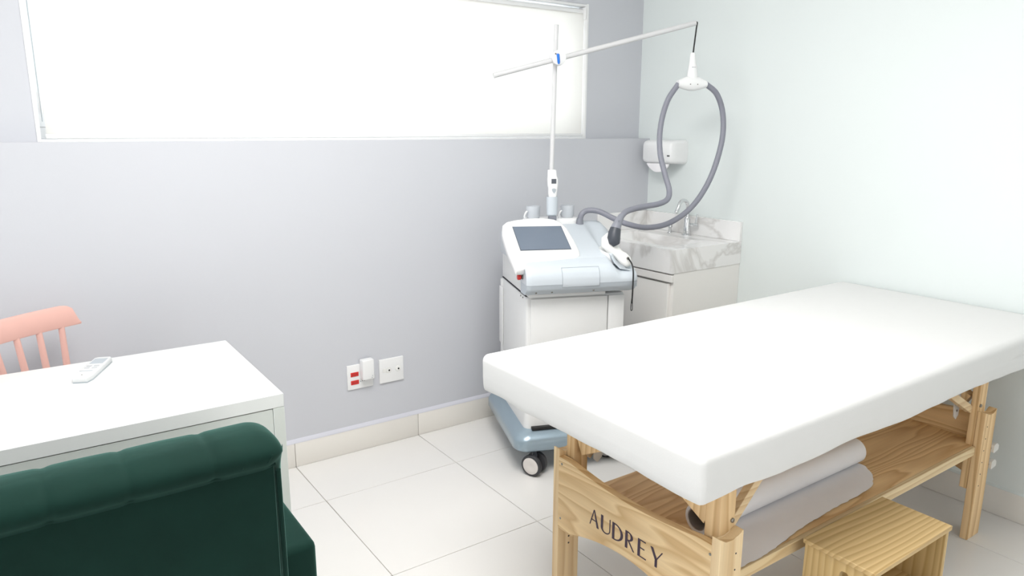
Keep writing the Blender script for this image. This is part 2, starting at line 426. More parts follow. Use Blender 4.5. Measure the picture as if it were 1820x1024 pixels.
# ------------------------------------------------------------------ massage table
mt = thing('massage_table', 'pine massage table with AUDREY printed on its curved end board', 'massage table', (2.0475, -1.632, 0))
YR0, YR1 = -1.955, -1.309   # outer faces of the leg pairs
W_z = wood('pine_upright_grain', 2, 0.3, (0.88, 0.64, 0.36), (0.54, 0.30, 0.11), ring=45, cath=0.35)
W_z2 = wood('pine_upright_pale', 2, 1.7, (0.92, 0.72, 0.45), (0.66, 0.43, 0.20), ring=30, cath=0.25)
W_y = wood('pine_end_board', 1, 2.1, (0.90, 0.68, 0.39), (0.60, 0.36, 0.14), ring=30, cath=1.3)
W_x = wood('pine_shelf_boards', 0, 4.4, (0.92, 0.66, 0.36), (0.58, 0.31, 0.12), ring=26, cath=1.9)
W_e = wood('pine_edge_strip', 0, 5.2, (0.85, 0.68, 0.42), (0.62, 0.42, 0.20), ring=60, cath=0.5)
W_br = wood('pine_brace', 0, 3.2, (0.84, 0.66, 0.42), (0.60, 0.38, 0.18), ring=60, cath=0.3)
def table_leg(end, side):
    """end 0 = near end, 1 = wall end; side -1 = camera side, +1 = window side"""
    mx = (lambda x: x) if end == 0 else (lambda x: 2*2.0475-x)
    my = (lambda y: y) if side < 0 else (lambda y: YR0+YR1-y)
    def bx(q, x0, x1, y0, y1, z0, z1, **k):
        xa, xb = sorted((mx(x0), mx(x1))); ya, yb = sorted((my(y0), my(y1))); q.box(xa, xb, ya, yb, z0, z1, **k)
    q = B()
    # floor post: a plank with a shallow notch cut in its top
    prof = [(1.305, 0), (1.3915, 0), (1.3915, 0.487), (1.383, 0.486), (1.372, 0.478), (1.350, 0.472), (1.325, 0.474), (1.3115, 0.485), (1.305, 0.487)]
    y0 = my(YR0); y1 = my(YR0+0.027)
    q.prism([(mx(x), y0, z) for x, z in prof], (0, y1-y0, 0), bev=0.0015, seg=1)
    leg = q.build('leg', W_z2 if end == 0 else W_z, mt)
    q = B(); zb = (0.195 if side > 0 else 0.12) if end == 0 else 0.19
    bx(q, 1.334, 1.390, -1.9275, (-1.880 if end == 0 else -1.902) if side < 0 else -1.892, zb, 0.662, bev=0.002, seg=1); up = q.build('upper_leg', W_z, mt)
    # screw heads and peg holes
    q = B()
    for z in (0.505,):
        q.lathe([(0.0062, 0), (0.0062, 0.0035), (0.0045, 0.005)], (mx(1.378), my(-1.9275), z), (0, side, 0), 10)
    q.build('bolt_head', 'steel', up)
    if side < 0:
        for k in range(6):
            q = B(); q.lathe([(0.0024, 0), (0.0024, 0.0006)], (mx(1.366), my(YR0), 0.432-0.045*k), (0, side, 0), 8)
            q.build('peg_hole', 'dark_gap', leg)
    elif end == 0:
        for z in (0.196, 0.172):
            q = B(); q.lathe([(0.0032, 0), (0.0032, 0.0008)], (1.350, YR1-0.027, z-0.02), (0, -1, 0), 8)
            q.build('peg_hole', 'dark_gap', leg)
    # diagonal brace towards the table's middle
    q = B(); sgn = 1 if end == 0 else -1
    a = Vector((mx(1.388), my(-1.898), 0.456 if end == 0 else 0.485)); c = Vector((mx(1.60), my(-1.898), 0.662 if end == 0 else 0.60)); d = (c-a).normalized(); n = Vector((-d.z*sgn, 0, d.x*sgn))
    q.prism([a-n*.013-Vector((0, .011, 0)), c-n*.013-Vector((0, .011, 0)), c+n*.013-Vector((0, .011, 0)), a+n*.013-Vector((0, .011, 0))], (0, 0.022, 0), bev=0.001, seg=1)
    q.build('brace', W_br, mt)
    # short corner brace across the end
    q = B(); a = Vector((mx(1.364), my(-1.882), 0.505)); c = Vector((mx(1.364), my(-1.72), 0.590)); d = (c-a).normalized(); n = Vector((0, -d.z, d.y))
    q.prism([a-n*.030-Vector((.020, 0, 0)), c-n*.030-Vector((.020, 0, 0)), c+n*.030-Vector((.020, 0, 0)), a+n*.030-Vector((.020, 0, 0))], (0.040, 0, 0), bev=0.001, seg=1)
    q.build('corner_brace', W_z, mt)
    # hinge plate
    q = B(); yy = my(-1.868); pts = [(mx(1.3915), yy, .565), (mx(1.3915), yy, .455), (mx(1.407), yy, .440), (mx(1.425), yy, .455), (mx(1.445), yy, .565)]
    q.prism(pts, (0, side*-0.003, 0)); hg = q.build('hinge_plate', 'vinyl', mt)
    q = B()
    for dx, z in ((1.412, .475), (1.420, .50)): q.lathe([(0.004, 0), (0.004, 0.002)], (mx(dx), my(-1.8695), z), (0, side, 0), 8)
    q.build('screw', 'steel', hg)
    if end == 1 and side < 0:
        for z in (0.335, 0.272):
            q = B(); yk = -1.954
            q.lathe([(0.003, 0), (0.003, 0.043)], (2.7905, yk, z), (1, 0, 0), 8); bolt = q.build('bolt', 'steel', leg)
            q = B(); x = 2.7905
            q.loft([[(xx, yk-.010, zz-.016+h), (xx, yk+.009, zz-.016+h), (xx, yk+.009, zz+.016-h), (xx, yk-.010, zz+.016-h)] for xx, zz, h in ((2.7905, z, .004), (2.795, z, 0), (2.812, z+.002, 0), (2.822, z, .004), (2.829, z-.002, .008))])
            q.build('wing_knob', 'vinyl', leg)
for end in (0, 1):
    for side in (-1, 1): table_leg(end, side)
# end boards, curved edges
def end_board(x0, name, mat):
    top, bot = [], []
    y1, y0 = YR1-0.0225, YR0+0.0135
    n = 30
    for i in range(n+1):
        t = i/n; y = y1+(y0-y1)*t
        s = max(0, min(1, (t-0.09)/0.82)); arch = math.sin(PI*s)**0.9 if 0 < s < 1 else 0
        top.append((y, 0.462-0.022*arch)); bot.append((y, 0.222+0.052*arch))
    q = B(); q.prism([(x0, y, z) for y, z in top]+[(x0, y, z) for y, z in reversed(bot)], (0.022, 0, 0), bev=0.0015, seg=1)
    return q.build('end_board', mat, mt)
eb = end_board(1.3055, 'near', W_y)
fb = end_board(2.7675, 'far', wood('pine_far_end_board', 1, 6.3, (0.90, 0.64, 0.34), (0.56, 0.31, 0.12), ring=28, cath=1.7))
for x, d in ((1.3055, -1),):
    for y, z in ((-1.350, 0.442), (-1.347, 0.258), (-1.926, 0.436), (-1.926, 0.262)):
        q = B(); q.lathe([(0.0040, 0), (0.0040, 0.0008), (0.002, 0.0012)], (x, y, z), (-1, 0, 0), 10); q.build('screw', 'steel', eb)
q = B(); q.lathe([(0.004, 0), (0.003, 0.0005)], (1.3055, -1.902, .424), (-1, 0, 0), 8)
# lettering: thick and thin strokes, cut as flat shapes
def stroke_letters(par):
    q = B(); H = 0.052; zb = 0.307; x = 1.3052; T = 0.0090; t = 0.0031; D = 0.0009
    def poly(y0, pts): q.prism([(x, y0-a, zb+c*H) for a, c in pts], (-D, 0, 0))
    def ring(y0, cx, cz, rx, rz, a0, a1, w0, w1, n=16):
        """curved stroke whose width changes from w0 (ends) to w1 (middle)"""
        out, inn = [], []
        for i in range(n+1):
            a = a0+(a1-a0)*i/n; w = w0+(w1-w0)*math.sin(PI*i/n)
            out.append((cx+rx*math.cos(a), cz+rz*math.sin(a))); inn.append((cx+(rx-w)*math.cos(a), cz+(rz-w*0.6/H if True else 0)*math.sin(a)))
        for i in range(n):
            q.prism([(x, y0-p[0], zb+p[1]*H) for p in (out[i], out[i+1], inn[i+1], inn[i])], (-D, 0, 0))
    # A
    y = -1.485; poly(y, [(0, 0), (t, 0), (.0205, 1), (.0175, 1)]); poly(y, [(.0175, 1), (.0215, 1), (.040, 0), (.0315, 0)]); poly(y, [(.007, .33), (.030, .33), (.030, .38), (.008, .38)])
    # U
    y = -1.534; poly(y, [(0, .30), (T, .30), (T, 1), (0, 1)]); poly(y, [(.0365, .30), (.0365+t, .30), (.0365+t, 1), (.0365, 1)])
    n = 14
    for i in range(n):
        def pt(i, o):
            a = PI+PI*i/n; w = T+(t-T)*min(1, i/n*1.6)
            return (.0197+(.0197-(w if o else 0))*math.cos(a), .30+(.30-((t*1.0/H) if o else 0))*math.sin(a))
        p = [pt(i, 0), pt(i+1, 0), pt(i+1, 1), pt(i, 1)]; poly(y, p)
    # D
    y = -1.582; poly(y, [(0, 0), (T, 0), (T, 1), (0, 1)])
    for i in range(n):
        def pt(i, o):
            a = PI/2-PI*i/n; w = t+(T*1.05-t)*math.sin(PI*i/n)
            return (.008+(.036-(w if o else 0))*math.cos(a), .5+(.5-(t/H if o else 0))*math.sin(a))
        p = [pt(i, 0), pt(i+1, 0), pt(i+1, 1), pt(i, 1)]; poly(y, p)
    # R
    y = -1.635; poly(y, [(0, 0), (T, 0), (T, 1), (0, 1)])
    for i in range(n):
        def pt(i, o):
            a = PI/2-PI*i/n; w = t+(T-t)*math.sin(PI*i/n)
            return (.008+(.022-(w if o else 0))*math.cos(a), .73+(.27-(t/H if o else 0))*math.sin(a))
        p = [pt(i, 0), pt(i+1, 0), pt(i+1, 1), pt(i, 1)]; poly(y, p)
    poly(y, [(.010, .48), (.0155, .48), (.036, 0), (.031, 0)])
    # E
    y = -1.684; poly(y, [(0, 0), (T, 0), (T, 1), (0, 1)]); poly(y, [(T, .945), (.029, .945), (.029, 1), (T, 1)]); poly(y, [(T, .50), (.025, .50), (.025, .555), (T, .555)]); poly(y, [(T, 0), (.032, 0), (.032, .055), (T, .055)])
    # Y
    y = -1.731; poly(y, [(.0175, 0), (.0255, 0), (.0255, .45), (.0175, .45)]); poly(y, [(0, 1), (.009, 1), (.0255, .45), (.0175, .40)]); poly(y, [(.0255, .45), (.0232, .50), (.041, 1), (.0445, 1)])
    return q.build('lettering', 'ink', par, label='dark lettering reading AUDREY')
stroke_letters(eb)
# shelf
b = B(); b.box(1.3285, 2.7665, -1.925, -1.392, 0.338, 0.358, bev=0.001, seg=1); sh = b.build('shelf', W_x, mt)
b = B(); b.box(1.396, 2.698, -1.939, -1.926, 0.326, 0.3585, bev=0.0015, seg=1); b.build('front_rail', W_e, mt)
# padded top under the sheet
b = B(); b.box(1.20, 2.88, -1.955, -1.310, 0.663, 0.690, bev=0.003); b.build('top_frame', W_br, mt)
b = B(); b.box(1.115, 2.970, -2.035, -1.232, 0.6905, 0.790, bev=0.02, seg=3); b.build('cushion', 'vinyl', mt)

# fitted sheet
def sheet():
    q = B(); cx, cy = (1.100+2.985)/2, (-2.055-1.212)/2; hx, hy = (2.985-1.100)/2, (2.055-1.212)/2
    N = 400
    def loop(ins, z, rc=0.016, wav=0.0, tag=0):
        # even arclength sampling of a rounded rectangle
        a, c = hx-ins, hy-ins; r = max(rc-ins, 0.004) if ins < rc else 0.004
        segs = [(2*(a-r), 'b'), (PI/2*r, 0), (2*(c-r), 'r'), (PI/2*r, 1), (2*(a-r), 't'), (PI/2*r, 2), (2*(c-r), 'l'), (PI/2*r, 3)]
        pts = []
        per = [int(N*0.32), 10, int(N*0.14), 10, int(N*0.32), 10, int(N*0.14), 10]
        def add(x, y): pts.append((cx+x, cy+y))
        for i in range(per[0]): add(-(a-r)+2*(a-r)*i/per[0], -c)
        for i in range(per[1]): t = -PI/2+PI/2*i/per[1]; add(a-r+r*math.cos(t), -(c-r)+r*math.sin(t))
        for i in range(per[2]): add(a, -(c-r)+2*(c-r)*i/per[2])
        for i in range(per[3]): t = PI/2*i/per[3]; add(a-r+r*math.cos(t), c-r+r*math.sin(t))
        for i in range(per[4]): add((a-r)-2*(a-r)*i/per[4], c)
        for i in range(per[5]): t = PI/2+PI/2*i/per[5]; add(-(a-r)+r*math.cos(t), c-r+r*math.sin(t))
        for i in range(per[6]): add(-a, (c-r)-2*(c-r)*i/per[6])
        for i in range(per[7]): t = PI+PI/2*i/per[7]; add(-(a-r)+r*math.cos(t), -(c-r)+r*math.sin(t))
        out = []
        for x, y in pts:
            zz = z; k = noise.noise(Vector((x*3.1, y*3.1, 2.0)))
            if wav:
                zz += wav*(noise.noise(Vector((x*4.0, y*4.0, 7.0)))*0.010+0.004*noise.noise(Vector((x*11, y*11, 1.0))))
                # the fabric pinches up near the camera-side wall-end corner
                if y < -1.9 and x > 2.70: zz += wav*0.006*min(1, (x-2.70)/0.2)
            off = 0.0035*k*(0.25+wav)
            dx, dy = (x-cx)/hx, (y-cy)/hy
            if abs(dx) > abs(dy): x += off*(1 if dx > 0 else -1)
            else: y += off*(1 if dy > 0 else -1)
            if y < -1.9 and x > 2.55 and 0 < wav:   # gathered fold
                f = min(1, (x-2.55)/0.3)
                y += 0.004*f*math.sin((z-0.70)*90)+0.012*f*math.exp(-((z-0.733)/0.004)**2)
            out.append((x, y, zz))
        return out
    rings = []
    rings.append(loop(0.28, 0.8020)); rings.append(loop(0.15, 0.8018)); rings.append(loop(0.08, 0.8012)); rings.append(loop(0.045, 0.8000))
    Rr = 0.024
    for i in range(1, 8):
        a = PI/2*i/7; rings.append(loop(Rr*(1-math.sin(a)), 0.7995-Rr*(1-math.cos(a))))
    for z, w, ins in ((0.755, 0.1, 0), (0.746, 0.2, 0), (0.740, 0.25, 0), (0.736, 0.3, 0), (0.733, 0.3, 0), (0.730, 0.3, 0), (0.726, 0.35, 0), (0.72, 0.5, 0.0005), (0.705, 0.8, 0.001), (0.692, 1.0, 0.0025), (0.686, 1.0, 0.005), (0.683, 1, 0.010), (0.685, 1, 0.022), (0.687, 1, 0.040)):
        rings.append(loop(ins, z, wav=w))
    vs = [[q.bm.verts.new(p) for p in r] for r in rings]
    n = len(vs[0])
    for p, c in zip(vs, vs[1:]):
        for j in range(n): q.bm.faces.new((p[j], p[(j+1) % n], c[(j+1) % n], c[j]))
    q.bm.faces.new(vs[0])
    return q.build('fitted_sheet', 'sheet', None, loc=(cx, cy, 0.68), angle=60, label='white fitted sheet stretched over the top of the massage table', category='bed sheet')
sheet()

# paper roll on the shelf
pr = thing('paper_roll', 'roll of thin white couch paper lying on the pine shelf', 'paper roll', (1.83, -1.752, 0.3585))
RX0, RX1, RY, RZ, RRD = 1.452, 2.238, -1.758, 0.3585+0.043, 0.0415
b = B(); n = 28
out0 = [(RX0, RY+RRD*math.cos(2*PI*i/n), RZ+RRD*math.sin(2*PI*i/n)) for i in range(n)]
def rc(x, r): return [(x, RY+r*math.cos(2*PI*i/n), RZ+r*math.sin(2*PI*i/n)) for i in range(n)]
b.loft([rc(RX0+.02, 0.0315), rc(RX0, 0.0320), rc(RX0, 0.040), rc(RX0+0.002, RRD), rc(RX1-0.006, RRD), rc(RX1-0.001, 0.0385), rc(RX1, 0.034), rc(RX1, 0.025), rc(RX1-.02, 0.0245)], caps=False)
b.build('rolled_paper', 'paper', pr)
b = B(); b.loft([rc(RX0+0.0015, 0.0318), rc(RX0+0.0015, 0.0288), rc(RX0+0.4, 0.0285), rc(RX0+0.4, 0.0240), rc(RX1-.003, 0.0238), rc(RX1-.003, 0.022)], caps=False)
b.build('cardboard_tube', 'card', pr)
# loose end of the paper spread to the shelf's front edge, torn outline
b = B()
top_edge = []; front = [(1.40, -1.934), (1.44, -1.932), (1.48, -1.936), (1.55, -1.930), (1.60, -1.925), (1.67, -1.915), (1.76, -1.9060), (1.84, -1.903), (1.90, -1.8985), (1.96, -1.8995), (2.02, -1.899), (2.06, -1.897), (2.10, -1.893), (2.135, -1.883), (2.16, -1.868), (2.185, -1.852), (2.205, -1.832), (2.228, -1.806)]
NV = 14; NX = 60; grid = []
for i in range(NX+1):
    x = 1.42+(2.228-1.42)*i/NX
    for (xa, ya), (xb, yb) in zip(front, front[1:]):
        if xa <= x <= xb: yf = ya+(yb-ya)*(x-xa)/(xb-xa); break
    yf += 0.0050*noise.noise(Vector((x*38, 0, 0)))+0.0025*noise.noise(Vector((x*120, 5, 0))); row = []
    ys0 = RY-0.014
    for j in range(NV+1):
        t = j/NV; y = ys0+(yf-ys0)*t
        lift = 0.0035*(0.5+noise.noise(Vector((x*9, y*14, 3))))*math.sin(PI*min(1, t*0.9))
        z = 0.3610+max(0, lift)
        row.append(b.bm.verts.new((x, y, z)))
    grid.append(row)
for i in range(NX):
    for j in range(NV): b.bm.faces.new((grid[i][j], grid[i+1][j], grid[i+1][j+1], grid[i][j+1]))
bmesh.ops.recalc_face_normals(b.bm, faces=b.bm.faces)
dup_ = bmesh.ops.duplicate(b.bm, geom=list(b.bm.faces))
for e_ in dup_['geom']:
    if isinstance(e_, bmesh.types.BMVert): e_.co.z -= 0.0005
b.build('loose_sheet', 'paper', pr, angle=70)

# ------------------------------------------------------------------ step stool
st = thing('step_stool', 'low varnished pine step stool in front of the massage table', 'stool', (1.822, -2.072, 0))
SX0, SX1, SY0, SY1, SZ = 1.626, 2.017, -2.168, -1.971, 0.392
Ws_x = wood('pine_stool_top', 0, 8.2, (0.68, 0.50, 0.25), (0.40, 0.24, 0.08), ring=60, cath=0.35)
Ws_z = wood('pine_stool_side', 2, 9.6, (0.68, 0.50, 0.24), (0.44, 0.27, 0.09), ring=60, cath=0.3)
b = B(); b.box(SX0, SX1, SY0, SY1, SZ-0.014, SZ, bev=0.0015, seg=1); b.build('top_board', Ws_x, st)
def side_panel(x0, hole):
    q = B(); y0, y1, z0, z1 = SY0+0.004, SY1-0.004, 0.002, SZ-0.0145
    if not hole:
        q.box(x0, x0+0.014, y0, y1, z0, z1, bev=0.0012, seg=1)
    else:
        # panel with an oval hand hole
        cy, cz, ry, rz = -2.088, 0.334, 0.013, 0.018; n = 24
        oc = []
        for i in range(n):
            a = 2*PI*i/n; dy, dz = math.cos(a), math.sin(a)
            hy = (y1-cy) if dy > 0 else (cy-y0); hz = (z1-cz) if dz > 0 else (cz-z0)
            k = min(hy/abs(dy) if abs(dy) > 1e-6 else 9, hz/abs(dz) if abs(dz) > 1e-6 else 9)
            oc.append((cy+dy*k, cz+dz*k))
        # put true corners in
        for c in ((y0, z0), (y1, z0), (y1, z1), (y0, z1)):
            j = min(range(n), key=lambda i: (oc[i][0]-c[0])**2+(oc[i][1]-c[1])**2); oc[j] = c
        ic = [(cy+ry*math.copysign(abs(math.cos(2*PI*i/n))**0.7, math.cos(2*PI*i/n)), cz+rz*math.copysign(abs(math.sin(2*PI*i/n))**0.8, math.sin(2*PI*i/n))) for i in range(n)]
        def ring(x, c): return [q.bm.verts.new((x, y, z)) for y, z in c]
        A, Bo, C_, D_ = ring(x0, oc), ring(x0+.014, oc), ring(x0+.014, ic), ring(x0, ic)
        for p, c in ((A, Bo), (Bo, C_), (C_, D_), (D_, A)):
            for j in range(n): q.bm.faces.new((p[j], p[(j+1) % n], c[(j+1) % n], c[j]))
    return q.build('side_panel', Ws_z, st)
side_panel(SX0+0.006, True); side_panel(SX1-0.022, False)
b = B(); b.box(SX0+0.0205, SX1-0.0225, SY1-0.020, SY1-0.006, 0.03, SZ-0.0145); b.build('back_panel', Ws_x, st)
b = B(); b.box(SX0+0.0205, SX1-0.0225, SY0+0.012, SY1-0.0205, 0.19, 0.204); b.build('inner_shelf', Ws_x, st)

# ------------------------------------------------------------------ desk
dk = thing('desk', 'white rectangular desk with closed modesty panel by the grey wall', 'desk', (-0.05, -0.78, 0))
DX0, DX1, DY0, DY1, DZ = -0.66, 0.552, -1.083, -0.475, 0.75
b = B(); b.box(DX0, DX1, DY0, DY1, DZ-0.037, DZ, bev=0.001, seg=1); b.build('desktop', 'gloss_white', dk)
for x0, x1 in ((DX1-0.030, DX1), (DX0, DX0+0.030)):
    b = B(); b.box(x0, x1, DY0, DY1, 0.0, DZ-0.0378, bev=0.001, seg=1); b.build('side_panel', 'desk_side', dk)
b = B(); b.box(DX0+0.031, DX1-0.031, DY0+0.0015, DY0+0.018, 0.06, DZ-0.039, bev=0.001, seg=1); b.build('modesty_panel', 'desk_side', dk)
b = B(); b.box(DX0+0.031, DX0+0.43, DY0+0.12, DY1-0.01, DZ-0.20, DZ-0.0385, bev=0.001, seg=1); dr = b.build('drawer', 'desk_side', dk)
b = B(); b.box(DX0+0.18, DX0+0.28, DY1-0.0095, DY1+0.012, DZ-0.125, DZ-0.113, bev=0.003); b.build('handle', 'chrome', dr)

# remote control
M['remote'] = flat('remote_plastic', (0.70, 0.71, 0.715), 0.35)
rm = thing('remote_control', 'white air conditioner remote control lying on the white desk', 'remote control', (0.150, -0.596, DZ), R(-24))
b = B()
b.prism([(-.018, -.098, .001), (.018, -.098, .001), (.025, -.070, .001), (.024, .088, .001), (.018, .097, .001), (-.018, .097, .001), (-.024, .088, .001), (-.025, -.070, .001)], (0, 0, .016), bev=0.004, seg=3)
bd = b.build('casing', 'remote', rm, local=True)
b = B(); b.prism([(-.0185, -.0985, .0004), (.0185, -.0985, .0004), (.0255, -.070, .0004), (.0245, .088, .0004), (.0185, .0975, .0004), (-.0185, .0975, .0004), (-.0245, .088, .0004), (-.0255, -.070, .0004)], (0, 0, .003)); b.build('back_cover', 'lead_grey', rm, local=True)
b = B(); b.box(-.018, .018, .028, .076, .0166, .0178, bev=.0006, seg=1); b.build('display', 'lead_grey', rm, local=True, label='small grey display')
M['button_white'] = flat('button_white', (0.52, 0.53, 0.55), 0.4)
for x, y in ((-.010, .006), (.010, .006), (-.010, -.012), (.010, -.012)):
    b = B(); b.box(x-.007, x+.007, y-.005, y+.005, .0166, .0184, bev=.0015, seg=1); b.build('button', 'button_white', rm, local=True)
b = B(); b.box(-.020, .014, -.0415, -.0375, .0168, .0178, bev=.0004, seg=1); b.build('cover_seam', 'lead_grey', rm, local=True)
b = B(); b.lathe([(.0022, 0), (.0018, .0012)], (-.002, -.075, .0167), (0, 0, 1), 10); b.build('indicator', 'steel', rm, local=True)

# ------------------------------------------------------------------ pink chair
CH = Vector((0.158, -0.13, 0.0)); ca = R(36)
pc = thing('spindle_chair', 'salmon pink wooden spindle back chair behind the white desk', 'chair', tuple(CH+Vector((math.cos(ca)*-.21, math.sin(ca)*-.21, 0))+Vector((math.sin(ca)*.24, -math.cos(ca)*.24, 0))), ca)
# local: x along the rail, y towards the back; centre of seat at origin; rail at y=+.24
b = B(); secs = []
n = 28
def rail_y(x): return 0.24+0.022-0.55*(x*x)*0.9
for i in range(n+1):
    x = -0.21+0.42*i/n; yb = rail_y(x)-0.0
    e = abs(x); d = 0.21-e
    top = 0.862 - (0.0 if d > 0.045 else (0.050*(1-math.sqrt(max(0, 1-((0.045-d)/0.045)**2)))))
    z0 = 0.792+0.0*x
    lean = 0.010
    secs.append([(x, yb-.009, z0), (x, yb-.0105, z0+.006), (x, yb-.0105+lean, top-.006), (x, yb-.006+lean, top), (x, yb+.006+lean, top), (x, yb+.0105+lean, top-.006), (x, yb+.0105, z0+.006), (x, yb+.009, z0)])
b.loft(secs); b.build('crest_rail', 'pink', pc, local=True)
for x in (-.150, -.075, 0, .075, .150):
    q = B(); y1 = rail_y(x)-0.0; tp = Vector((x, y1+.000, .797)); bt = Vector((x*.78, .203, .452))
    q.tube([tp, tp.lerp(bt, .12), tp.lerp(bt, .55), tp.lerp(bt, .9), bt], [.0095, .0098, .0115, .0105, .009], 12); q.build('spindle', 'pink', pc, local=True)
b = B(); out = []
for i in range(36):
    a = 2*PI*i/36; c, s_ = math.cos(a), math.sin(a)
    out.append((0.205*math.copysign(abs(c)**0.6, c), 0.0+0.205*math.copysign(abs(s_)**0.6, s_)+0.0))
b.loft([[(x*.93, y*.93, .425) for x, y in out], [(x, y, .433) for x, y in out], [(x, y, .447) for x, y in out], [(x*.97, y*.97, .455) for x, y in out], [(x*.6, y*.6, .449) for x, y in out]]); b.build('seat', 'pink', pc, local=True)
for sx in (-1, 1):
    for sy in (-1, 1):
        q = B(); a = Vector((sx*.14, sy*.14, .428)); c = Vector((sx*.19, sy*.19, 0.0)); q.tube([a, a.lerp(c, .4), a.lerp(c, .7), c], [.013, .018, .015, .011], 12); q.build('leg', 'pink', pc, local=True)
    q = B(); q.tube([(sx*.165, -.165, .20), (sx*.165, 0, .20), (sx*.165, .165, .20)], [.008, .011, .008], 10); q.build('stretcher', 'pink', pc, local=True)
q = B(); q.tube([(-.16, 0, .20), (0, 0, .20), (.16, 0, .20)], [.008, .011, .008], 10); q.build('stretcher', 'pink', pc, local=True)

# ------------------------------------------------------------------ green armchair
ac = thing('armchair', 'dark green velvet armchair with tufted rolled backrest', 'armchair', (-0.02, -1.45, 0))
AXL, AXR = -0.376, 0.336
tufts = [-0.366, -0.236, -0.118, -0.004, 0.100, 0.221]
def tuft(x): # 1 in a crease, 0 between
    return max(math.exp(-((x-t)/0.007)**2) for t in tufts)
b = B(); secs = []; nx = 150
inset_at = lambda d, r: r*(1-math.sqrt(max(0, 1-((r-d)/r)**2))) if d < r else 0
roll_c = (-1.768, 0.920)
for i in range(nx+1):
    t = i/nx; t = 0.5-0.5*math.cos(PI*t) if False else t
    x = AXL+(AXR-AXL)*t; d = min(x-AXL, AXR-x); k = inset_at(d, 0.042)
    tf = tuft(x)
    # gentle arch between creases
    nb = 0.0
    for a, c in zip(tufts, tufts[1:]):
        if a <= x <= c: nb = math.sin(PI*(x-a)/(c-a))
    if x > tufts[-1]: nb = math.sin(PI*min(1, (x-tufts[-1])/0.16))
    grow = 0.0012*nb-0.0026*tf
    pts = []
    # outline (y,z) from the seam under the roll, round the roll, down the front
    cy, cz = roll_c; 
    for j in range(17):
        a = R(212-j*(212-(-6))/16)      # from back-bottom over the top to the front
        ry, rz = 0.052+grow, 0.030+grow
        yy = cy+0.004+(ry-k)*math.cos(PI-a) * -1 if False else cy+(ry-k*0.8)*math.cos(a)
        zz = cz+(rz-k*0.9)*math.sin(a)
        if a < R(90): yy = cy+(0.095+grow-k*0.8)*math.cos(a)
        pts.append((x, yy, zz))
    pts.append((x, cy+0.092-k*.6, 0.80)); pts.append((x, cy+0.100-k*.6, 0.55)); pts.append((x, cy+0.10-k*.6, 0.47)); 
    pts.append((x, -1.745+k*.5, 0.47)); pts.append((x, -1.765+k*.5, 0.65)); pts.append((x, -1.790+k*.5, 0.88))
    secs.append(pts)
b.loft(secs); back = b.build('backrest', 'velvet', ac, angle=75)
# flat rear panel between the seams
b = B()
xr, xl = 0.317, -0.357
poly = [(xl, -1.752, 0.20), (xr+0.012, -1.752, 0.20), (xr, -1.7955, 0.897), (xl, -1.7955, 0.897)]
secs = []
for off, ins in ((0.0, 0.0), (-0.004, 0.002), (-0.006, 0.007), (-0.005, 0.03)):
    secs.append([(xl+ins, -1.752+off, 0.20+ins), (xr+0.008-ins, -1.752+off, 0.20+ins), (xr-ins, -1.7955+off, 0.899-ins), (xl+ins, -1.7955+off, 0.899-ins)])
b.loft(secs); b.build('rear_panel', 'velvet', back)
# piping down the seam
b = B(); b.tube([(xr+0.006, -1.797, 0.885), (xr+0.010, -1.785, 0.70), (xr+0.014, -1.765, 0.45), (xr+0.018, -1.75, 0.22)], 0.0045, 8); b.build('piping', 'velvet', back); b = B()
b.tube([(xl-0.006, -1.797, 0.885), (xl-0.010, -1.785, 0.70), (xl-0.014, -1.765, 0.45), (xl-0.018, -1.75, 0.22)], 0.0045, 8); b.build('piping', 'velvet', back)
b = B(); b.tube(crom([(x, -1.804-0.001*math.sin(x*40), 0.900) for x in [xl+(xr-xl)*i/14 for i in range(15)]], 3), 0.003, 8); b.build('seam_cord', 'velvet', back)
# gathers under the roll
b = B()
for gx in (0.255, 0.275, 0.296):
    b.tube([(gx, -1.810, 0.904), (gx+0.006, -1.8165, 0.912), (gx+0.014, -1.8200, 0.924)], [0.001, 0.003, 0.001], 6)
b.build('gather', 'velvet', back)
# sides of the backrest going down to the frame, arms, seat
b = B()
b.box(AXL+0.01, AXR-0.003, -1.748, -1.662, 0.19, 0.52, bev=0.02, seg=3); b.build('back_frame', 'velvet', ac)
for s0, s1 in ((0.300, 0.425), (-0.461, -0.340)):
    b = B(); b.box(s0, s1, -1.668, -1.155, 0.19, 0.650, bev=0.016, seg=4); b.build('arm', 'velvet', ac)
b = B(); b.box(-0.338, 0.298, -1.655, -1.175, 0.19, 0.33, bev=0.012, seg=3); b.build('seat_base', 'velvet', ac)
b = B(); b.box(-0.336, 0.296, -1.650, -1.160, 0.331, 0.465, bev=0.035, seg=5); b.build('seat_cushion', 'velvet', ac)
for x in (-0.40, 0.36):
    for y in (-1.70, -1.22):
        q = B(); q.tube([(x, y, 0.0), (x, y, 0.195)], [0.014, 0.021], 14); q.build('leg', wood('dark_leg', 2, 1, (0.10, 0.05, 0.02), (0.05, 0.02, 0.01)) if 'dl' not in M else M['dl'], ac)

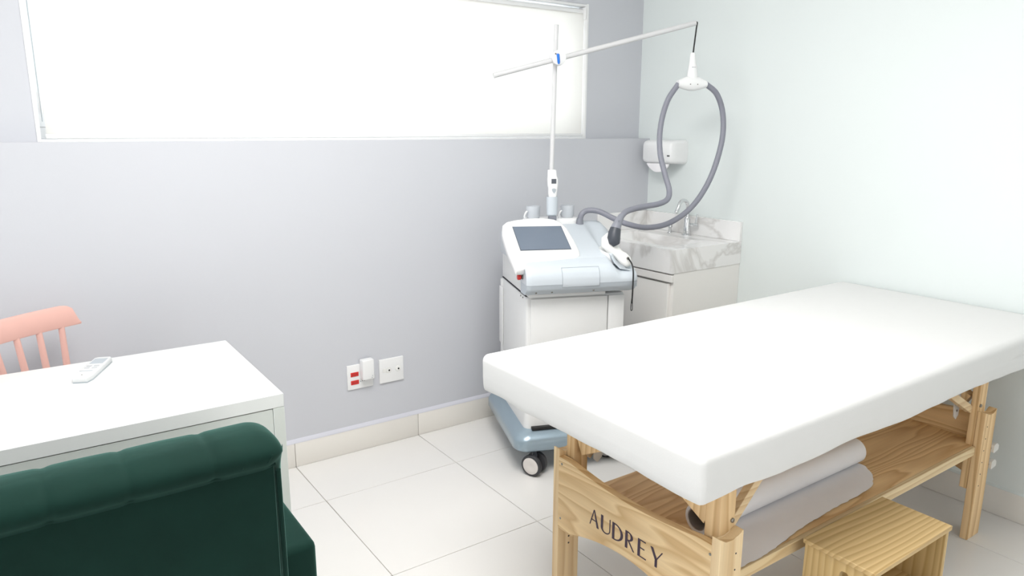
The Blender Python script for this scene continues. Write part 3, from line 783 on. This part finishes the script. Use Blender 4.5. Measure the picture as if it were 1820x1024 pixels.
# ------------------------------------------------------------------ sockets
def plate(name, label, x0, x1):
    t = thing(name, label, 'wall socket', ((x0+x1)/2, 0, 0.355))
    q = B(); q.box(x0, x1, -0.009, -0.0002, 0.298, 0.413, bev=0.003, seg=3); p = q.build('plate', 'white_plastic', t)
    return t
s1 = plate('wall_socket', 'white wall socket plate with two red outlets at left', 1.158, 1.281)
for z in (0.369, 0.331):
    q = B(); q.box(1.173, 1.203+.008, -0.0115, -0.0088, z-0.010, z+0.010, bev=0.0012, seg=1); o = q.build('red_outlet', 'red', s1, label='red outlet')
    q = B()
    for dx in (-.009, 0, .009): q.lathe([(.0018, 0), (.0018, .0004)], (1.192+dx, -0.0115, z-(0.002 if dx == 0 else 0)), (0, -1, 0), 8)
    q.build('pin_hole', 'dark_gap', o)
q = B()
for dx, dz in ((-.008, 0), (.001, .001), (.010, 0)): q.lathe([(.0018, 0), (.0018, .0006)], (1.228+dx, -0.0090, 0.331+dz), (0, -1, 0), 8)
q.build('pin_hole', 'dark_gap', s1)
s2 = plate('wall_socket', 'plain white wall socket plate at right with two black holes', 1.313, 1.436)
for x in (1.360, 1.407):
    q = B(); q.lathe([(.0145, 0), (.0135, .0022), (.0125, .0026)], (x, -0.0089, 0.358), (0, -1, 0), 24); o = q.build('outlet_ring', 'warm_plastic', s2)
    q = B(); q.lathe([(.0042, 0), (.0042, .0010)], (x+.001, -0.0112, 0.357), (0, -1, 0), 12); q.build('pin_hole', 'black', o)
q = B(); q.box(1.329, 1.346, -0.0104, -0.0089, 0.349, 0.367, bev=0.0006, seg=1); q.build('blank_insert', 'warm_plastic', s2)
ch = thing('plug_adapter', 'white boxy plug adapter plugged into the left wall socket', 'adapter', (1.246, -0.025, 0.38))
q = B(); q.box(1.217, 1.273, -0.046, -0.0095, 0.344, 0.437, bev=0.005, seg=3); cb = q.build('casing', 'white_plastic', ch)
q = B(); q.lathe([(.0022, 0), (.0018, .0006)], (1.263, -0.046, 0.361), (0, -1, 0), 8); q.lathe([(.0022, 0), (.0018, .0006)], (1.260, -0.046, 0.352), (0, -1, 0), 8); q.build('indicator', 'lead_grey', ch)

# ------------------------------------------------------------------ vanity with marble sink
VX, VY, VZ = 2.500, -0.664, 0.902
vn = thing('vanity_cabinet', 'white vanity cabinet with grooved door in the room corner', 'cabinet', (2.75, -0.33, 0))
b = B(); b.box(VX+0.022, X0-0.001, VY+0.003, -0.001, 0.10, 0.789); b.build('carcass', 'vanity', vn)
b = B(); b.box(VX+0.05, X0-0.002, VY+0.03, -0.002, 0.0, 0.0995); b.build('plinth', 'dark_gap', vn)
b = B(); b.box(VX+0.003, VX+0.0215, VY+0.003, -0.014, 0.748, 0.782, bev=0.001, seg=1); b.build('top_rail', 'vanity', vn)
for ya, yb in ((VY+0.022, -0.336), (-0.332, -0.014)):
    b = B(); b.box(VX+0.003, VX+0.0215, ya, yb, 0.105, 0.7405, bev=0.001, seg=1); d = b.build('door', 'vanity', vn)
    b = B(); b.box(VX+0.0005, VX+0.006, ya+0.0005, yb-0.0005, 0.7415, 0.7465, bev=0.0008, seg=1); b.build('finger_pull', 'steel', d)
# counter with basin pressed in
ct = thing('marble_sink', 'white veined marble counter with sunken basin on the vanity', 'sink', (2.75, -0.33, 0.79))
b = B()
bx0, bx1, by0, by1 = VX+0.07, 2.83, VY+0.09, -0.10
X1 = X0-0.001; Y1 = -0.001
o_ = [(VX, VY), (X1, VY), (X1, Y1), (VX, Y1)]; i_ = [(bx0, by0), (bx1, by0), (bx1, by1), (bx0, by1)]
f_ = [(bx0+.05, by0+.06), (bx1-.03, by0+.06), (bx1-.03, by1-.06), (bx0+.05, by1-.06)]
def rg(c, z): return [b.bm.verts.new((x, y, z)) for x, y in c]
r0, r1, r2, r3 = rg(o_, 0.790), rg(o_, VZ), rg(i_, VZ), rg(f_, VZ-0.085)
for p, c in ((r0, r1), (r1, r2), (r2, r3)):
    for j in range(4): b.bm.faces.new((p[j], p[(j+1) % 4], c[(j+1) % 4], c[j]))
b.bm.faces.new(r3); b.bm.faces.new(r0[::-1])
b.build('counter', 'marble', ct, angle=20)
b = B(); b.box(X0-0.017, X0-0.0005, VY, -0.0175, VZ+0.0003, 1.000, bev=0.001, seg=1); b.build('backsplash', 'marble', ct)
b = B(); b.box(VX+0.12, X0-0.0005, -0.017, -0.0005, VZ+0.0003, 1.000, bev=0.001, seg=1); b.build('backsplash', 'marble', ct)
b = B(); b.lathe([(0.022, 0), (0.022, 0.003), (0.014, 0.004)], (2.70, -0.34, VZ-0.085), (0, 0, 1), 20); b.build('drain', 'chrome', ct)
# faucet
fx, fy = 2.934, -0.358
fa = thing('faucet', 'tall chrome gooseneck faucet on the marble sink', 'faucet', (fx, fy, VZ))
b = B(); b.lathe([(0.026, 0.0005), (0.026, 0.006), (0.017, 0.010), (0.0165, 0.085), (0.013, 0.095)], (fx, fy, VZ), (0, 0, 1), 22); b.build('faucet_body', 'chrome', fa)
path = [(fx, fy, VZ+z) for z in (0.09, 0.11, 0.13, 0.146)]
for i in range(1, 11):
    a = R(180*i/10*0.93); path.append((fx-0.040+0.040*math.cos(a), fy-0.004*i*0.2, VZ+0.146+0.040*math.sin(a)))
e = Vector(path[-1]); path.append(tuple(e+Vector((-0.010, 0, -0.018)))); path.append(tuple(e+Vector((-0.016, 0, -0.030))))
b = B(); b.tube(path, [0.0095]*(len(path)-2)+[0.0098, 0.0105], 16); b.build('spout', 'chrome', fa)
b = B(); b.lathe([(0.008, 0), (0.008, 0.040), (0.011, 0.041), (0.011, 0.058)], (fx, fy, VZ+0.058), (0.35, -0.93, 0), 14)
b.tube([(fx+0.016, fy-0.045, VZ+0.06), (fx+0.020, fy-0.050, VZ+0.115)], 0.005, 10); b.build('lever_handle', 'chrome', fa)
b = B()
b.lathe([(0.015, 0.0005), (0.015, 0.004), (0.0085, 0.006), (0.0085, 0.030), (0.013, 0.032), (0.013, 0.052), (0.010, 0.056)], (2.923, -0.250, VZ), (0, 0, 1), 18)
b.build('tap_knob', 'chrome', None, loc=(2.923, -0.250, VZ), label='small chrome soap knob beside the gooseneck faucet', category='soap pump')

# ------------------------------------------------------------------ paper towel dispenser
td = thing('towel_dispenser', 'white plastic paper towel dispenser on the mint wall above the sink', 'dispenser', (X0, -0.166, 1.33))
b = B(); secs = []
prof = [(X0-0.0005, 0.0), (X0-0.02, 0.0), (X0-0.085, 0.003), (X0-0.108, 0.008), (X0-0.118, 0.020)]
for x, ins in prof:
    secs.append([(x, y, z) for y, z in rrect(-0.166, 1.331, 0.115-ins, 0.063-ins, 0.020)])
b.loft(secs); body = b.build('dispenser_body', 'white_plastic', td, angle=50)
b = B(); b.box(X0-0.119, X0-0.117, -0.259, -0.249, 1.3105, 1.3145); 
b.sphere((X0-0.1185, -0.259, 1.3125), 0.0042, 10, (0.4, 1, 1)); b.sphere((X0-0.1185, -0.249, 1.3125), 0.0042, 10, (0.4, 1, 1)); b.build('sight_hole', 'black', body)
b = B(); secs = []; n = 24
for i in range(n+1):
    t = i/n; y = -0.085-0.155*t; bow = math.sin(PI*t)**0.7
    z1 = 1.270; z0 = 1.262-0.038*bow; wv = 0.003*math.sin(t*9)
    secs.append([(X0-0.098+wv, y, z1), (X0-0.104+wv, y, (z0+z1)/2), (X0-0.100+wv, y, z0), (X0-0.094+wv, y, z0), (X0-0.096+wv, y, (z0+z1)/2), (X0-0.090+wv, y, z1)])
b.loft(secs); b.build('paper_towel', 'paper', td, angle=60)

# ------------------------------------------------------------------ laser machine
TH = R(-21); LO = (1.88583, -0.72390, 0)
lm = thing('laser_machine', 'white and blue grey laser treatment machine on castors beside the vanity', 'medical device', LO, TH)
def P2(name, mat, q, par=None, **k): return q.build(name, mat, par or lm, local=True, **k)
# base platform
b = B(); secs = []
for ins, z in ((0.012, 0.108), (0.0, 0.118), (0.0, 0.152), (0.006, 0.165), (0.022, 0.182), (0.045, 0.193), (0.075, 0.197)):
    secs.append([(x, y, z) for x, y in rrect(0.0, 0.290, 0.264-ins, 0.306-ins, max(0.060-ins*0.5, 0.02), 6)])
b.loft(secs); base = P2('base', 'metallic_base', b, angle=55)
# body foot flaring out to the base, black slot at its front
b = B(); b.loft([[(x, y, 0.190) for x, y in rrect(0.0, 0.275, 0.212, 0.235, 0.03)], [(x, y, 0.205) for x, y in rrect(0.0, 0.275, 0.212, 0.235, 0.03)], [(x, y, 0.33) for x, y in rrect(0.004, 0.275, 0.206, 0.215, 0.02)]]); P2('foot_skirt', 'cover_white', b)
b = B(); b.box(-0.185, 0.185, 0.020, 0.042, 0.1935, 0.206, bev=0.002); P2('intake_slot', 'black', b)
# tall body
b = B(); b.box(-0.208, 0.226, 0.050, 0.478, 0.325, 0.772, bev=0.012, seg=3); body = P2('body', 'cover_white', b)
b = B(); b.box(-0.190, 0.146, 0.038, 0.0495, 0.34, 0.764, bev=0.004, seg=2); P2('front_cover', 'cover_white', b)
b = B(); b.box(0.150, 0.222, 0.040, 0.0495, 0.34, 0.764, bev=0.004, seg=2); P2('front_cover', 'cover_white', b)
b = B(); b.box(-0.214, -0.2085, 0.455, 0.520, 0.45, 0.725, bev=0.002); b.box(-0.2085, 0.21, 0.4785, 0.520, 0.36, 0.76, bev=0.004); P2('rear_plate', 'cover_white', b)
b = B(); b.box(-0.2095, 0.130, 0.056, 0.474, 0.7725, 0.7760); P2('seam_gap', 'dark_gap', b)
# white housing between body and deck
b = B(); prof = [(0.015, 0.7765), (0.015, 0.84), (0.04, 0.90), (0.10, 0.925), (0.40, 1.005), (0.478, 1.000), (0.478, 0.7765)]
b.prism([(-0.208, y, z) for y, z in prof], (0.335, 0, 0), bev=0.006, seg=2); P2('housing', 'cover_white', b)
for yy in (0.10, 0.135):
    b = B(); b.lathe([(0.004, 0), (0.003, 0.0025)], (-0.2082, yy, 0.760-0.1*0), (-1, 0, 0), 8); P2('screw', 'steel', b, body)
ss = lambda a, c, v: (lambda t: t*t*(3-2*t))(max(0, min(1, (v-a)/(c-a))))
# deck: sloping pale top, swelling to the right
b = B(); secs = []
n = 60
for i in range(n+1):
    t = i/n; x = -0.206+(0.268+0.206)*t; k = inset_at(max(0, 0.268-x), 0.05)
    k2 = inset_at(max(0, x+0.206), 0.02)
    kk = k+k2
    dd = 0.045*ss(0.135, 0.180, x)
    pr_ = [(0.02, 0.80), (0.02+kk*.3, 0.900-kk), (0.05+kk*.4, 0.928-kk), (0.12, 0.951-kk), (0.25, 0.990-kk), (0.36, 1.022-kk), (0.42, 1.033-kk), (0.465-kk*.5, 1.028-kk), (0.485-kk*.5, 1.005-kk), (0.488-kk*.5, 0.96-kk*.3), (0.482-kk*.5, 0.80)]
    secs.append([(x, y, z-(dd*(1-ss(0.24, 0.38, y)) if z > 0.85 else 0)) for y, z in pr_])
b.loft(secs); deck = P2('deck', 'console', b, angle=50)
# front bumper: upper band, lower band, hatch
def bump_prof(z):  # front face position at height z
    pts = [(0.790, 0.004), (0.797, -0.012), (0.815, -0.028), (0.835, -0.034), (0.862, -0.034), (0.885, -0.026), (0.903, -0.010), (0.916, 0.012), (0.926, 0.045), (0.932, 0.07)]
    for (za, ya), (zb, yb) in zip(pts, pts[1:]):
        if za <= z <= zb: return ya+(yb-ya)*(z-za)/(zb-za)
    return pts[-1][1]
def band(z0, z1, x0, x1, out=0.0, n=10, rr=0.03, back=0.06, left_round=0.008):
    q = B(); secs = []; nx = 40
    for i in range(nx+1):
        t = i/nx; x = x0+(x1-x0)*t
        k = inset_at(max(0, x1-x), rr) if rr else 0
        k += inset_at(max(0, x-x0), left_round) if left_round else 0
        f = []
        for j in range(n+1):
            z = z0+(z1-z0)*j/n; y = bump_prof(z)-out+k*(1.0 if back > 0.02 else 1)
            zz = z0+(z-z0)*(1-(0.045*ss(0.135, 0.180, x)/(z1-z0) if (back > 0.02 and z1 > 0.92) else 0)); f.append((x, min(y, back-0.001) if back > 0.02 else y, zz))
        if back > 0.02: f += [(x, back, f[-1][2]), (x, back, z0)]
        else: f += [(x, bump_prof(z0+(z1-z0)*j/n)-out+0.0035, z0+(z1-z0)*j/n) for j in range(n, -1, -1)]
        secs.append(f)
    q.loft(secs); return q
P2('front_bumper', 'console', band(0.8365, 0.9315, -0.228, 0.262, rr=0.045, back=0.072), angle=50)
P2('lower_bumper', 'console_low', band(0.7905, 0.8345, -0.226, 0.262, rr=0.045, back=0.072), angle=50)
P2('bumper_seam', 'lead_grey', band(0.8345, 0.8365, -0.225, 0.258, out=-0.001, rr=0.045, back=0.072, n=2))
P2('hatch', 'console', band(0.8255, 0.900, -0.078, 0.078, out=0.0016, rr=0, back=0.0, left_round=0), angle=50)
# hatch outline
b = B()
def hp(x, z, o=0.0012): return (x, bump_prof(z)-o, z)
zs = [0.8245+0.0765*i/8 for i in range(9)]
b.tube([hp(-0.0795, z) for z in zs]+[hp(0.0795, z) for z in reversed(zs)], 0.0009, 6, closed=True); P2('hatch_seam', 'lead_grey', b)
for x in (-0.185, -0.118, 0.06):
    b = B(); b.lathe([(0.0045, 0), (0.003, 0.002)], (x, bump_prof(0.803)-0.0002, 0.803), (0, -1, -0.3), 10); P2('screw', 'steel', b)
b = B(); b.prism([(0.183, -0.0355, 0.7915), (0.1845, -0.0355, 0.7915), (0.1845, -0.0355, 0.915), (0.183, -0.0355, 0.915)], (0, 0.001, 0)); b.bm.free()
# red key knob on the left
b = B(); b.lathe([(0.010, 0), (0.010, 0.008), (0.006, 0.009)], (-0.2255, 0.030, 0.862), (-1, 0, 0), 14); kb = P2('key_socket', 'steel', b)
b = B(); b.lathe([(0.006, 0.0), (0.012, 0.004), (0.012, 0.014), (0.009, 0.017)], (-0.2345, 0.030, 0.862), (-1, 0, 0), 16); P2('stop_knob', 'red', b, kb, label='red stop knob')
# screen panel, tilted 28 degrees
t28 = math.tan(R(28)); zpl = lambda y: 0.960+t28*(y-0.10)
out = [(-0.272, 0.206), (-0.258, 0.262), (-0.235, 0.283), (-0.195, 0.294), (-0.125, 0.303), (-0.066, 0.304), (-0.018, 0.292), (0.008, 0.272), (0.022, 0.235), (0.030, 0.156), (0.032, 0.085), (0.026, 0.060), (0.008, 0.047), (-0.095, 0.034), (-0.200, 0.026), (-0.219, 0.020), (-0.226, -0.004), (-0.236, -0.009), (-0.262, -0.009), (-0.268, 0.0), (-0.271, 0.040), (-0.274, 0.110)]
def in_c(pts, k):
    cx = sum(p[0] for p in pts)/len(pts); cy = sum(p[1] for p in pts)/len(pts)
    return [(cx+(x-cx)*(1-k/0.13), cy+(y-cy)*(1-k/0.15)) for x, y in pts]
nx_, nz_ = -math.sin(R(28)), math.cos(R(28))
def lay(pts, h): return [(x, y+nx_*h, zpl(y)+nz_*h) for x, y in pts]
b = B(); b.loft([lay(in_c(out, 0.008), -0.036), lay(out, -0.028), lay(out, -0.006), lay(in_c(out, 0.003), -0.0015), lay(in_c(out, 0.009), 0.0)]); bz = P2('screen_bezel', 'white_plastic', b, angle=50)
g = [(-0.217, 0.244), (-0.004, 0.239), (-0.004, 0.096), (-0.219, 0.099)]
b = B(); b.prism(lay([(-0.2195, 0.2465), (-0.0015, 0.2415), (-0.0015, 0.0935), (-0.2215, 0.0965)], 0.0), (0, nx_*0.0012, nz_*0.0012)); P2('screen_gasket', 'screen_edge', b, bz)
b = B(); b.prism(lay(g, 0.0013), (0, nx_*0.001, nz_*0.001)); P2('screen', 'screen', b, bz, label='dark grey touch screen')
b = B(); b.box(-0.226, -0.2095, 0.27, 0.45, 0.895, 0.995, bev=0.007, seg=2); P2('side_shroud', 'cup', b)
# handset dock at the back: base rim, two cups, pole socket
b = B(); b.loft([[(x, y, z) for x, y in rrect(0.008, 0.43, 0.13-i, 0.050-i, 0.04-i*.5)] for i, z in ((0.0, 1.020), (0.0, 1.042), (0.006, 1.050))]); dock = P2('handset_dock', 'white_plastic', b)
for cx in (-0.075, 0.088):
    b = B(); n = 24
    def cr(r, z): return [(cx+r*math.cos(2*PI*i/n), 0.43+r*math.sin(2*PI*i/n), z) for i in range(n)]
    b.loft([cr(0.025, 1.050), cr(0.031, 1.060), cr(0.032, 1.106), cr(0.029, 1.106), cr(0.028, 1.066), cr(0.020, 1.062)]); P2('cup_holder', 'cup', b, dock)
    b = B(); s_ = -1 if cx < 0 else 1
    b.tube(crom([(cx-.040, .415, 1.046), (cx-.047, .410, 1.060), (cx-.041, .408, 1.078), (cx-.033, .414, 1.083)], 4), 0.004, 8); P2('cup_clip', 'white_plastic', b, dock)
# pole with clamp, cross arm
pa, pb = Vector((-0.003, 0.405, 1.045)), Vector((0.013, 0.402, 1.888))
b = B(); b.tube([pa, pa.lerp(pb, .5), pb], 0.0100, 16); P2('pole', 'rod', b)
ra_, rb_ = Vector((-0.271, 0.378, 1.670)), Vector((0.658, 0.378, 1.915))
b = B(); b.tube([ra_, ra_.lerp(rb_, .5), rb_], 0.0112, 16); P2('cross_arm', 'rod', b)
cc = Vector((0.010, 0.372, 1.748))
b = B(); b.lathe([(0.026, 0), (0.031, 0.004), (0.031, 0.018), (0.027, 0.021)], cc+Vector((0.0, -0.012, 0)), (0.0, -1, 0), 26)
b.lathe([(0.027, 0), (0.031, 0.004), (0.031, 0.016), (0.027, 0.020)], cc+Vector((0.012, 0.042, 0)), (0, -1, 0), 26); b.box(-0.012, 0.036, 0.358, 0.425, 1.730, 1.766, bev=0.006); cpz = P2('clamp', 'white_plastic', b)
b = B(); b.tube([cc+Vector((-0.008, -0.030, 0.012)), cc+Vector((-0.009, -0.040, 0.010)), cc+Vector((-0.007, -0.045, -0.022)), cc+Vector((-0.006, -0.043, -0.028))], [0.0055, 0.0065, 0.0055, 0.003], 10); P2('lever', 'blue', b, cpz, label='blue clamp lever')
b = B(); b.lathe([(0.004, 0), (0.004, 0.002)], cc+Vector((-0.018, -0.033, 0.014)), (0, -1, 0), 10); P2('screw', 'steel', b, cpz)
# strap and hose hanger
b = B(); b.tube(crom([rb_+Vector((0.001, 0, 0.004)), rb_+Vector((0.009, 0.002, 0.002)), (0.668, 0.385, 1.900), (0.667, 0.392, 1.85), (0.664, 0.398, 1.782)], 5), 0.0035, 8); P2('strap', 'black', b, label='black hanging strap')
b = B()
def oval(cx, cz, hx_, hy_, n=20): return [(cx+hx_*math.cos(2*PI*i/n), 0.4+hy_*math.sin(2*PI*i/n), cz) for i in range(n)]
b.loft([oval(0.664, 1.790, 0.008, 0.008), oval(0.664, 1.786, 0.011, 0.010), oval(0.666, 1.74, 0.017, 0.014), oval(0.668, 1.700, 0.024, 0.018), oval(0.668, 1.676, 0.026, 0.020)]); hg = P2('hanger_cone', 'white_plastic', b)
b = B(); b.box(0.656, 0.674, 0.3845, 0.387, 1.7245, 1.7270, bev=0.0008, seg=1); P2('mark', 'boot_grey', b, hg)
b = B(); secs = []
for i in range(21):
    t = i/20; x = 0.596+0.142*t; s_ = math.sin(PI*(0.10+0.80*t))
    hz = 0.012+0.022*s_**1.5; hy_ = 0.018+0.006*s_; cz = 1.652+0.004*math.sin(PI*t)
    secs.append([(x, 0.4+hy_*math.cos(2*PI*j/16), cz+hz*math.sin(2*PI*j/16)) for j in range(16)])
b.loft(secs); hc = P2('hose_clamp', 'white_plastic', b, angle=60)
b = B()
for dx in (-0.018, 0.018): b.lathe([(0.003, 0), (0.0025, 0.001)], (0.667+dx, 0.3765, 1.650), (0, -1, 0), 8)
P2('screw', 'steel', b, hc)
# hose with faint ribs
def ribbed(pts, r, per=14):
    P_ = crom(pts, per); q = B(); L = 0; rad = []
    for i, p in enumerate(P_):
        if i: L += (p-P_[i-1]).length
        rad.append(r*(1+0.012*math.sin(L*2*PI/0.012)))
    q.tube(P_, rad, 14); return q
h1 = [(0.132, 0.38, 1.020), (0.134, 0.38, 1.045), (0.143, 0.38, 1.070), (0.171, 0.38, 1.085), (0.218, 0.36, 1.081), (0.276, 0.33, 1.052), (0.333, 0.30, 1.028), (0.43, 0.30, 1.009), (0.551, 0.32, 1.025), (0.672, 0.34, 1.096), (0.767, 0.36, 1.222), (0.826, 0.38, 1.385), (0.836, 0.40, 1.514), (0.798, 0.40, 1.608), (0.735, 0.40, 1.656)]
P2('hose', 'hose', ribbed(h1, 0.0128))
h2 = [(0.600, 0.40, 1.652), (0.549, 0.40, 1.574), (0.512, 0.38, 1.461), (0.501, 0.35, 1.348), (0.507, 0.30, 1.249), (0.512, 0.26, 1.180), (0.490, 0.23, 1.143), (0.440, 0.21, 1.126), (0.370, 0.19, 1.119), (0.300, 0.15, 1.114), (0.240, 0.11, 1.104), (0.200, 0.075, 1.078)]
P2('hose', 'hose', ribbed(h2, 0.0125))
b = B(); b.tube([(0.132, 0.38, 1.012), (0.133, 0.38, 1.050)], [0.019, 0.0145], 16); P2('hose_collar', 'boot_grey', b)
# handpiece in its cradle
b = B(); b.tube([(0.214, 0.086, 1.093), (0.197, 0.073, 1.073), (0.184, 0.065, 1.052), (0.177, 0.060, 1.034)], [0.0128, 0.0165, 0.020, 0.0235], 18)
b.lathe([(0.003, 0), (0.002, 0.002)], (0.188, 0.050, 1.078), (-0.3, -0.9, 0.3), 8)
P2('boot', 'boot_grey', b)
hpc = thing('laser_handpiece', 'white laser handpiece with dark grey collar resting at the machine right side', 'handpiece', LO, TH)
b = B(); b.tube([(0.180, 0.062, 1.044), (0.174, 0.058, 1.026), (0.169, 0.052, 1.006), (0.171, 0.046, 0.990), (0.178, 0.042, 0.976)], [0.0225, 0.026, 0.0275, 0.0250, 0.015], 20); P2('collar', 'hose_dark', b, hpc, label='dark grey collar')
b = B(); secs = []
def disk(c, d, rx, ry, n=20):
    c = Vector(c); d = Vector(d).normalized(); a = Vector((1, 0, 0)); a = (a-d*a.dot(d)).normalized(); e_ = d.cross(a)
    return [c+a*rx*math.cos(2*PI*i/n)+e_*ry*math.sin(2*PI*i/n) for i in range(n)]
b.loft([disk((0.168, 0.085, 1.022), (0, 0, -1), 0.016, 0.016), disk((0.158, 0.082, 1.002), (0, 0, -1), 0.030, 0.028), disk((0.158, 0.077, 0.975), (.2, -.1, -1), 0.034, 0.030), disk((0.174, 0.066, 0.953), (.5, -.3, -1), 0.028, 0.026), disk((0.190, 0.055, 0.938), (.7, -.4, -1), 0.022, 0.021), disk((0.205, 0.042, 0.924), (.7, -.5, -.8), 0.026, 0.024), disk((0.217, 0.030, 0.909), (.5, -.5, -.8), 0.026, 0.024), disk((0.223, 0.022, 0.896), (.4, -.4, -.9), 0.019, 0.017), disk((0.226, 0.018, 0.889), (.4, -.4, -.9), 0.009, 0.008)])
P2('grip', 'warm_plastic', b, hpc, angle=60)
b = B(); b.lathe([(0.0062, 0), (0.0062, 0.003), (0.003, 0.004)], (0.216, 0.007, 0.925), (0.1, -1, 0.3), 12); b.lathe([(0.003, 0), (0.002, 0.0015)], (0.2165, 0.0035, 0.926), (0.1, -1, 0.2), 10); P2('strap_eyelet', 'steel', b, hpc)
b = B(); loop = crom([(0.2165, 0.003, 0.926), (0.2200, -0.030, 0.905), (0.2210, -0.044, 0.87), (0.2200, -0.046, 0.80), (0.2190, -0.046, 0.745)], 6)
b.tube(loop, 0.0032, 8)
b.tube(crom([(0.2175, -0.046, 0.765), (0.2155, -0.046, 0.740), (0.2150, -0.046, 0.720), (0.2185, -0.046, 0.714), (0.2220, -0.046, 0.720), (0.2215, -0.046, 0.740), (0.2200, -0.046, 0.765)], 5), 0.0018, 6); P2('wrist_strap', 'black', b, hpc, label='black wrist strap')
# cradle around the handpiece
b = B(); b.loft([disk((0.172, 0.098, 0.905), (.2, -.2, 1), 0.040, 0.050), disk((0.170, 0.098, 0.925), (.2, -.2, 1), 0.043, 0.053), disk((0.168, 0.100, 0.945), (.2, -.2, 1), 0.041, 0.050), disk((0.168, 0.100, 0.944), (.2, -.2, 1), 0.033, 0.040)]); P2('cradle', 'cover_white', b, angle=60)
b = B(); b.prism([(0.150, 0.030, 0.935), (0.160, 0.012, 0.905), (0.178, -0.006, 0.884), (0.222, -0.010, 0.876), (0.226, 0.000, 0.872), (0.200, 0.030, 0.880), (0.176, 0.045, 0.915), (0.166, 0.050, 0.945)], (0.0, 0.030, 0.004), bev=0.003); P2('cradle_lip', 'console', b)
# thermometer-like handset standing in front of the pole
hs = thing('control_handset', 'slim white handset with small black display standing before the pole', 'handset', LO, TH)
b = B()
def hsr(cx, z, w, y, d=0.014): return [(x_, y_, z) for x_, y_ in rrect(cx, y, w, d, min(w, d)*0.7, 4)]
b.loft([hsr(-0.010, 1.272, 0.016, 0.362, .010), hsr(-0.010, 1.270, 0.018, 0.361), hsr(-0.009, 1.245, 0.020, 0.360), hsr(-0.007, 1.232, 0.0235, 0.359), hsr(-0.006, 1.205, 0.0235, 0.359), hsr(-0.005, 1.190, 0.021, 0.360), hsr(-0.006, 1.165, 0.019, 0.361), hsr(-0.006, 1.145, 0.016, 0.361), hsr(-0.003, 1.12, 0.009, 0.361), hsr(-0.002, 1.085, 0.008, 0.361), hsr(-0.002, 1.072, 0.011, 0.361)]); hh = P2('handset_shell', 'white_plastic', b, hs, angle=55)
b = B(); b.box(-0.0165, 0.006, 0.3436, 0.3452, 1.2115, 1.2325, bev=0.0005, seg=1); P2('display', 'screen_edge', b, hs, label='small black display')
b = B(); b.prism([(-0.014, 0.3445, 1.186), (-0.009, 0.3445, 1.190), (0.0, 0.3445, 1.190), (0.006, 0.3445, 1.186), (0.004, 0.3445, 1.177), (-0.003, 0.3445, 1.168), (-0.010, 0.3445, 1.176)], (0, 0.003, 0)); P2('button', 'lead_grey', b, hs)
b = B(); n = 24
def hr(rx, ry, z, cx=-0.006): return [(cx+rx*math.cos(2*PI*i/n), 0.366+ry*math.sin(2*PI*i/n), z) for i in range(n)]
b.loft([hr(0.017, 0.016, 1.066), hr(0.023, 0.022, 1.072), hr(0.025, 0.023, 1.11), hr(0.025, 0.023, 1.153), hr(0.0225, 0.0205, 1.153), hr(0.0215, 0.020, 1.075), hr(0.012, 0.012, 1.07)]); P2('handset_holder', 'console', b)
b = B(); b.box(-0.020, 0.012, 0.350, 0.382, 1.044, 1.0665, bev=0.003); P2('holder_foot', 'boot_grey', b)
# castors
for x, y in ((-0.176, 0.012), (0.195, 0.110), (-0.12, 0.50), (0.12, 0.50)):
    # axle direction in world azimuth 67 deg -> local
    az = R(67); wd = Vector((math.sin(az), math.cos(az), 0)); ld = Matrix.Rotation(-TH, 3, 'Z') @ wd
    c = Vector((x, y, 0.0472))
    b = B(); b.lathe([(0.009, 0), (0.009, 0.02)], c+Vector((0, 0, 0.040)), (0, 0, 1), 12); b.box(x-0.010, x+0.010, y-0.010, y+0.010, 0.03, 0.094, bev=0.004); cs = P2('castor', 'hose_dark', b)
    for s_ in (-1, 1):
        w0 = c+ld*(s_*0.013)
        b = B(); b.lathe([(0.036, 0), (0.0455, 0.002), (0.0470, 0.006), (0.0470, 0.016), (0.0450, 0.020), (0.038, 0.022), (0.0375, 0.0185), (0.02, 0.0185)], w0, ld*s_, 30); P2('tyre', 'tyre', b, cs)
        b = B(); b.lathe([(0.0372, 0.017), (0.0368, 0.0215), (0.034, 0.0228), (0.012, 0.0222), (0.008, 0.021)], w0, ld*s_, 30); P2('wheel_hub', 'wheel_hub', b, cs)

def rebase(root, new):
    d = FR[root.name].inverted() @ Vector(new); done = set()
    def walk(o):
        for c in o.children:
            if c.type == 'MESH' and c.data.name not in done: c.data.transform(Matrix.Translation(-d)); done.add(c.data.name)
            walk(c)
    walk(root); root.location = new
rebase(hpc, FR[hpc.name] @ Vector((0.19, 0.05, 0.89)))
rebase(hs, FR[hs.name] @ Vector((-0.004, 0.361, 1.07)))
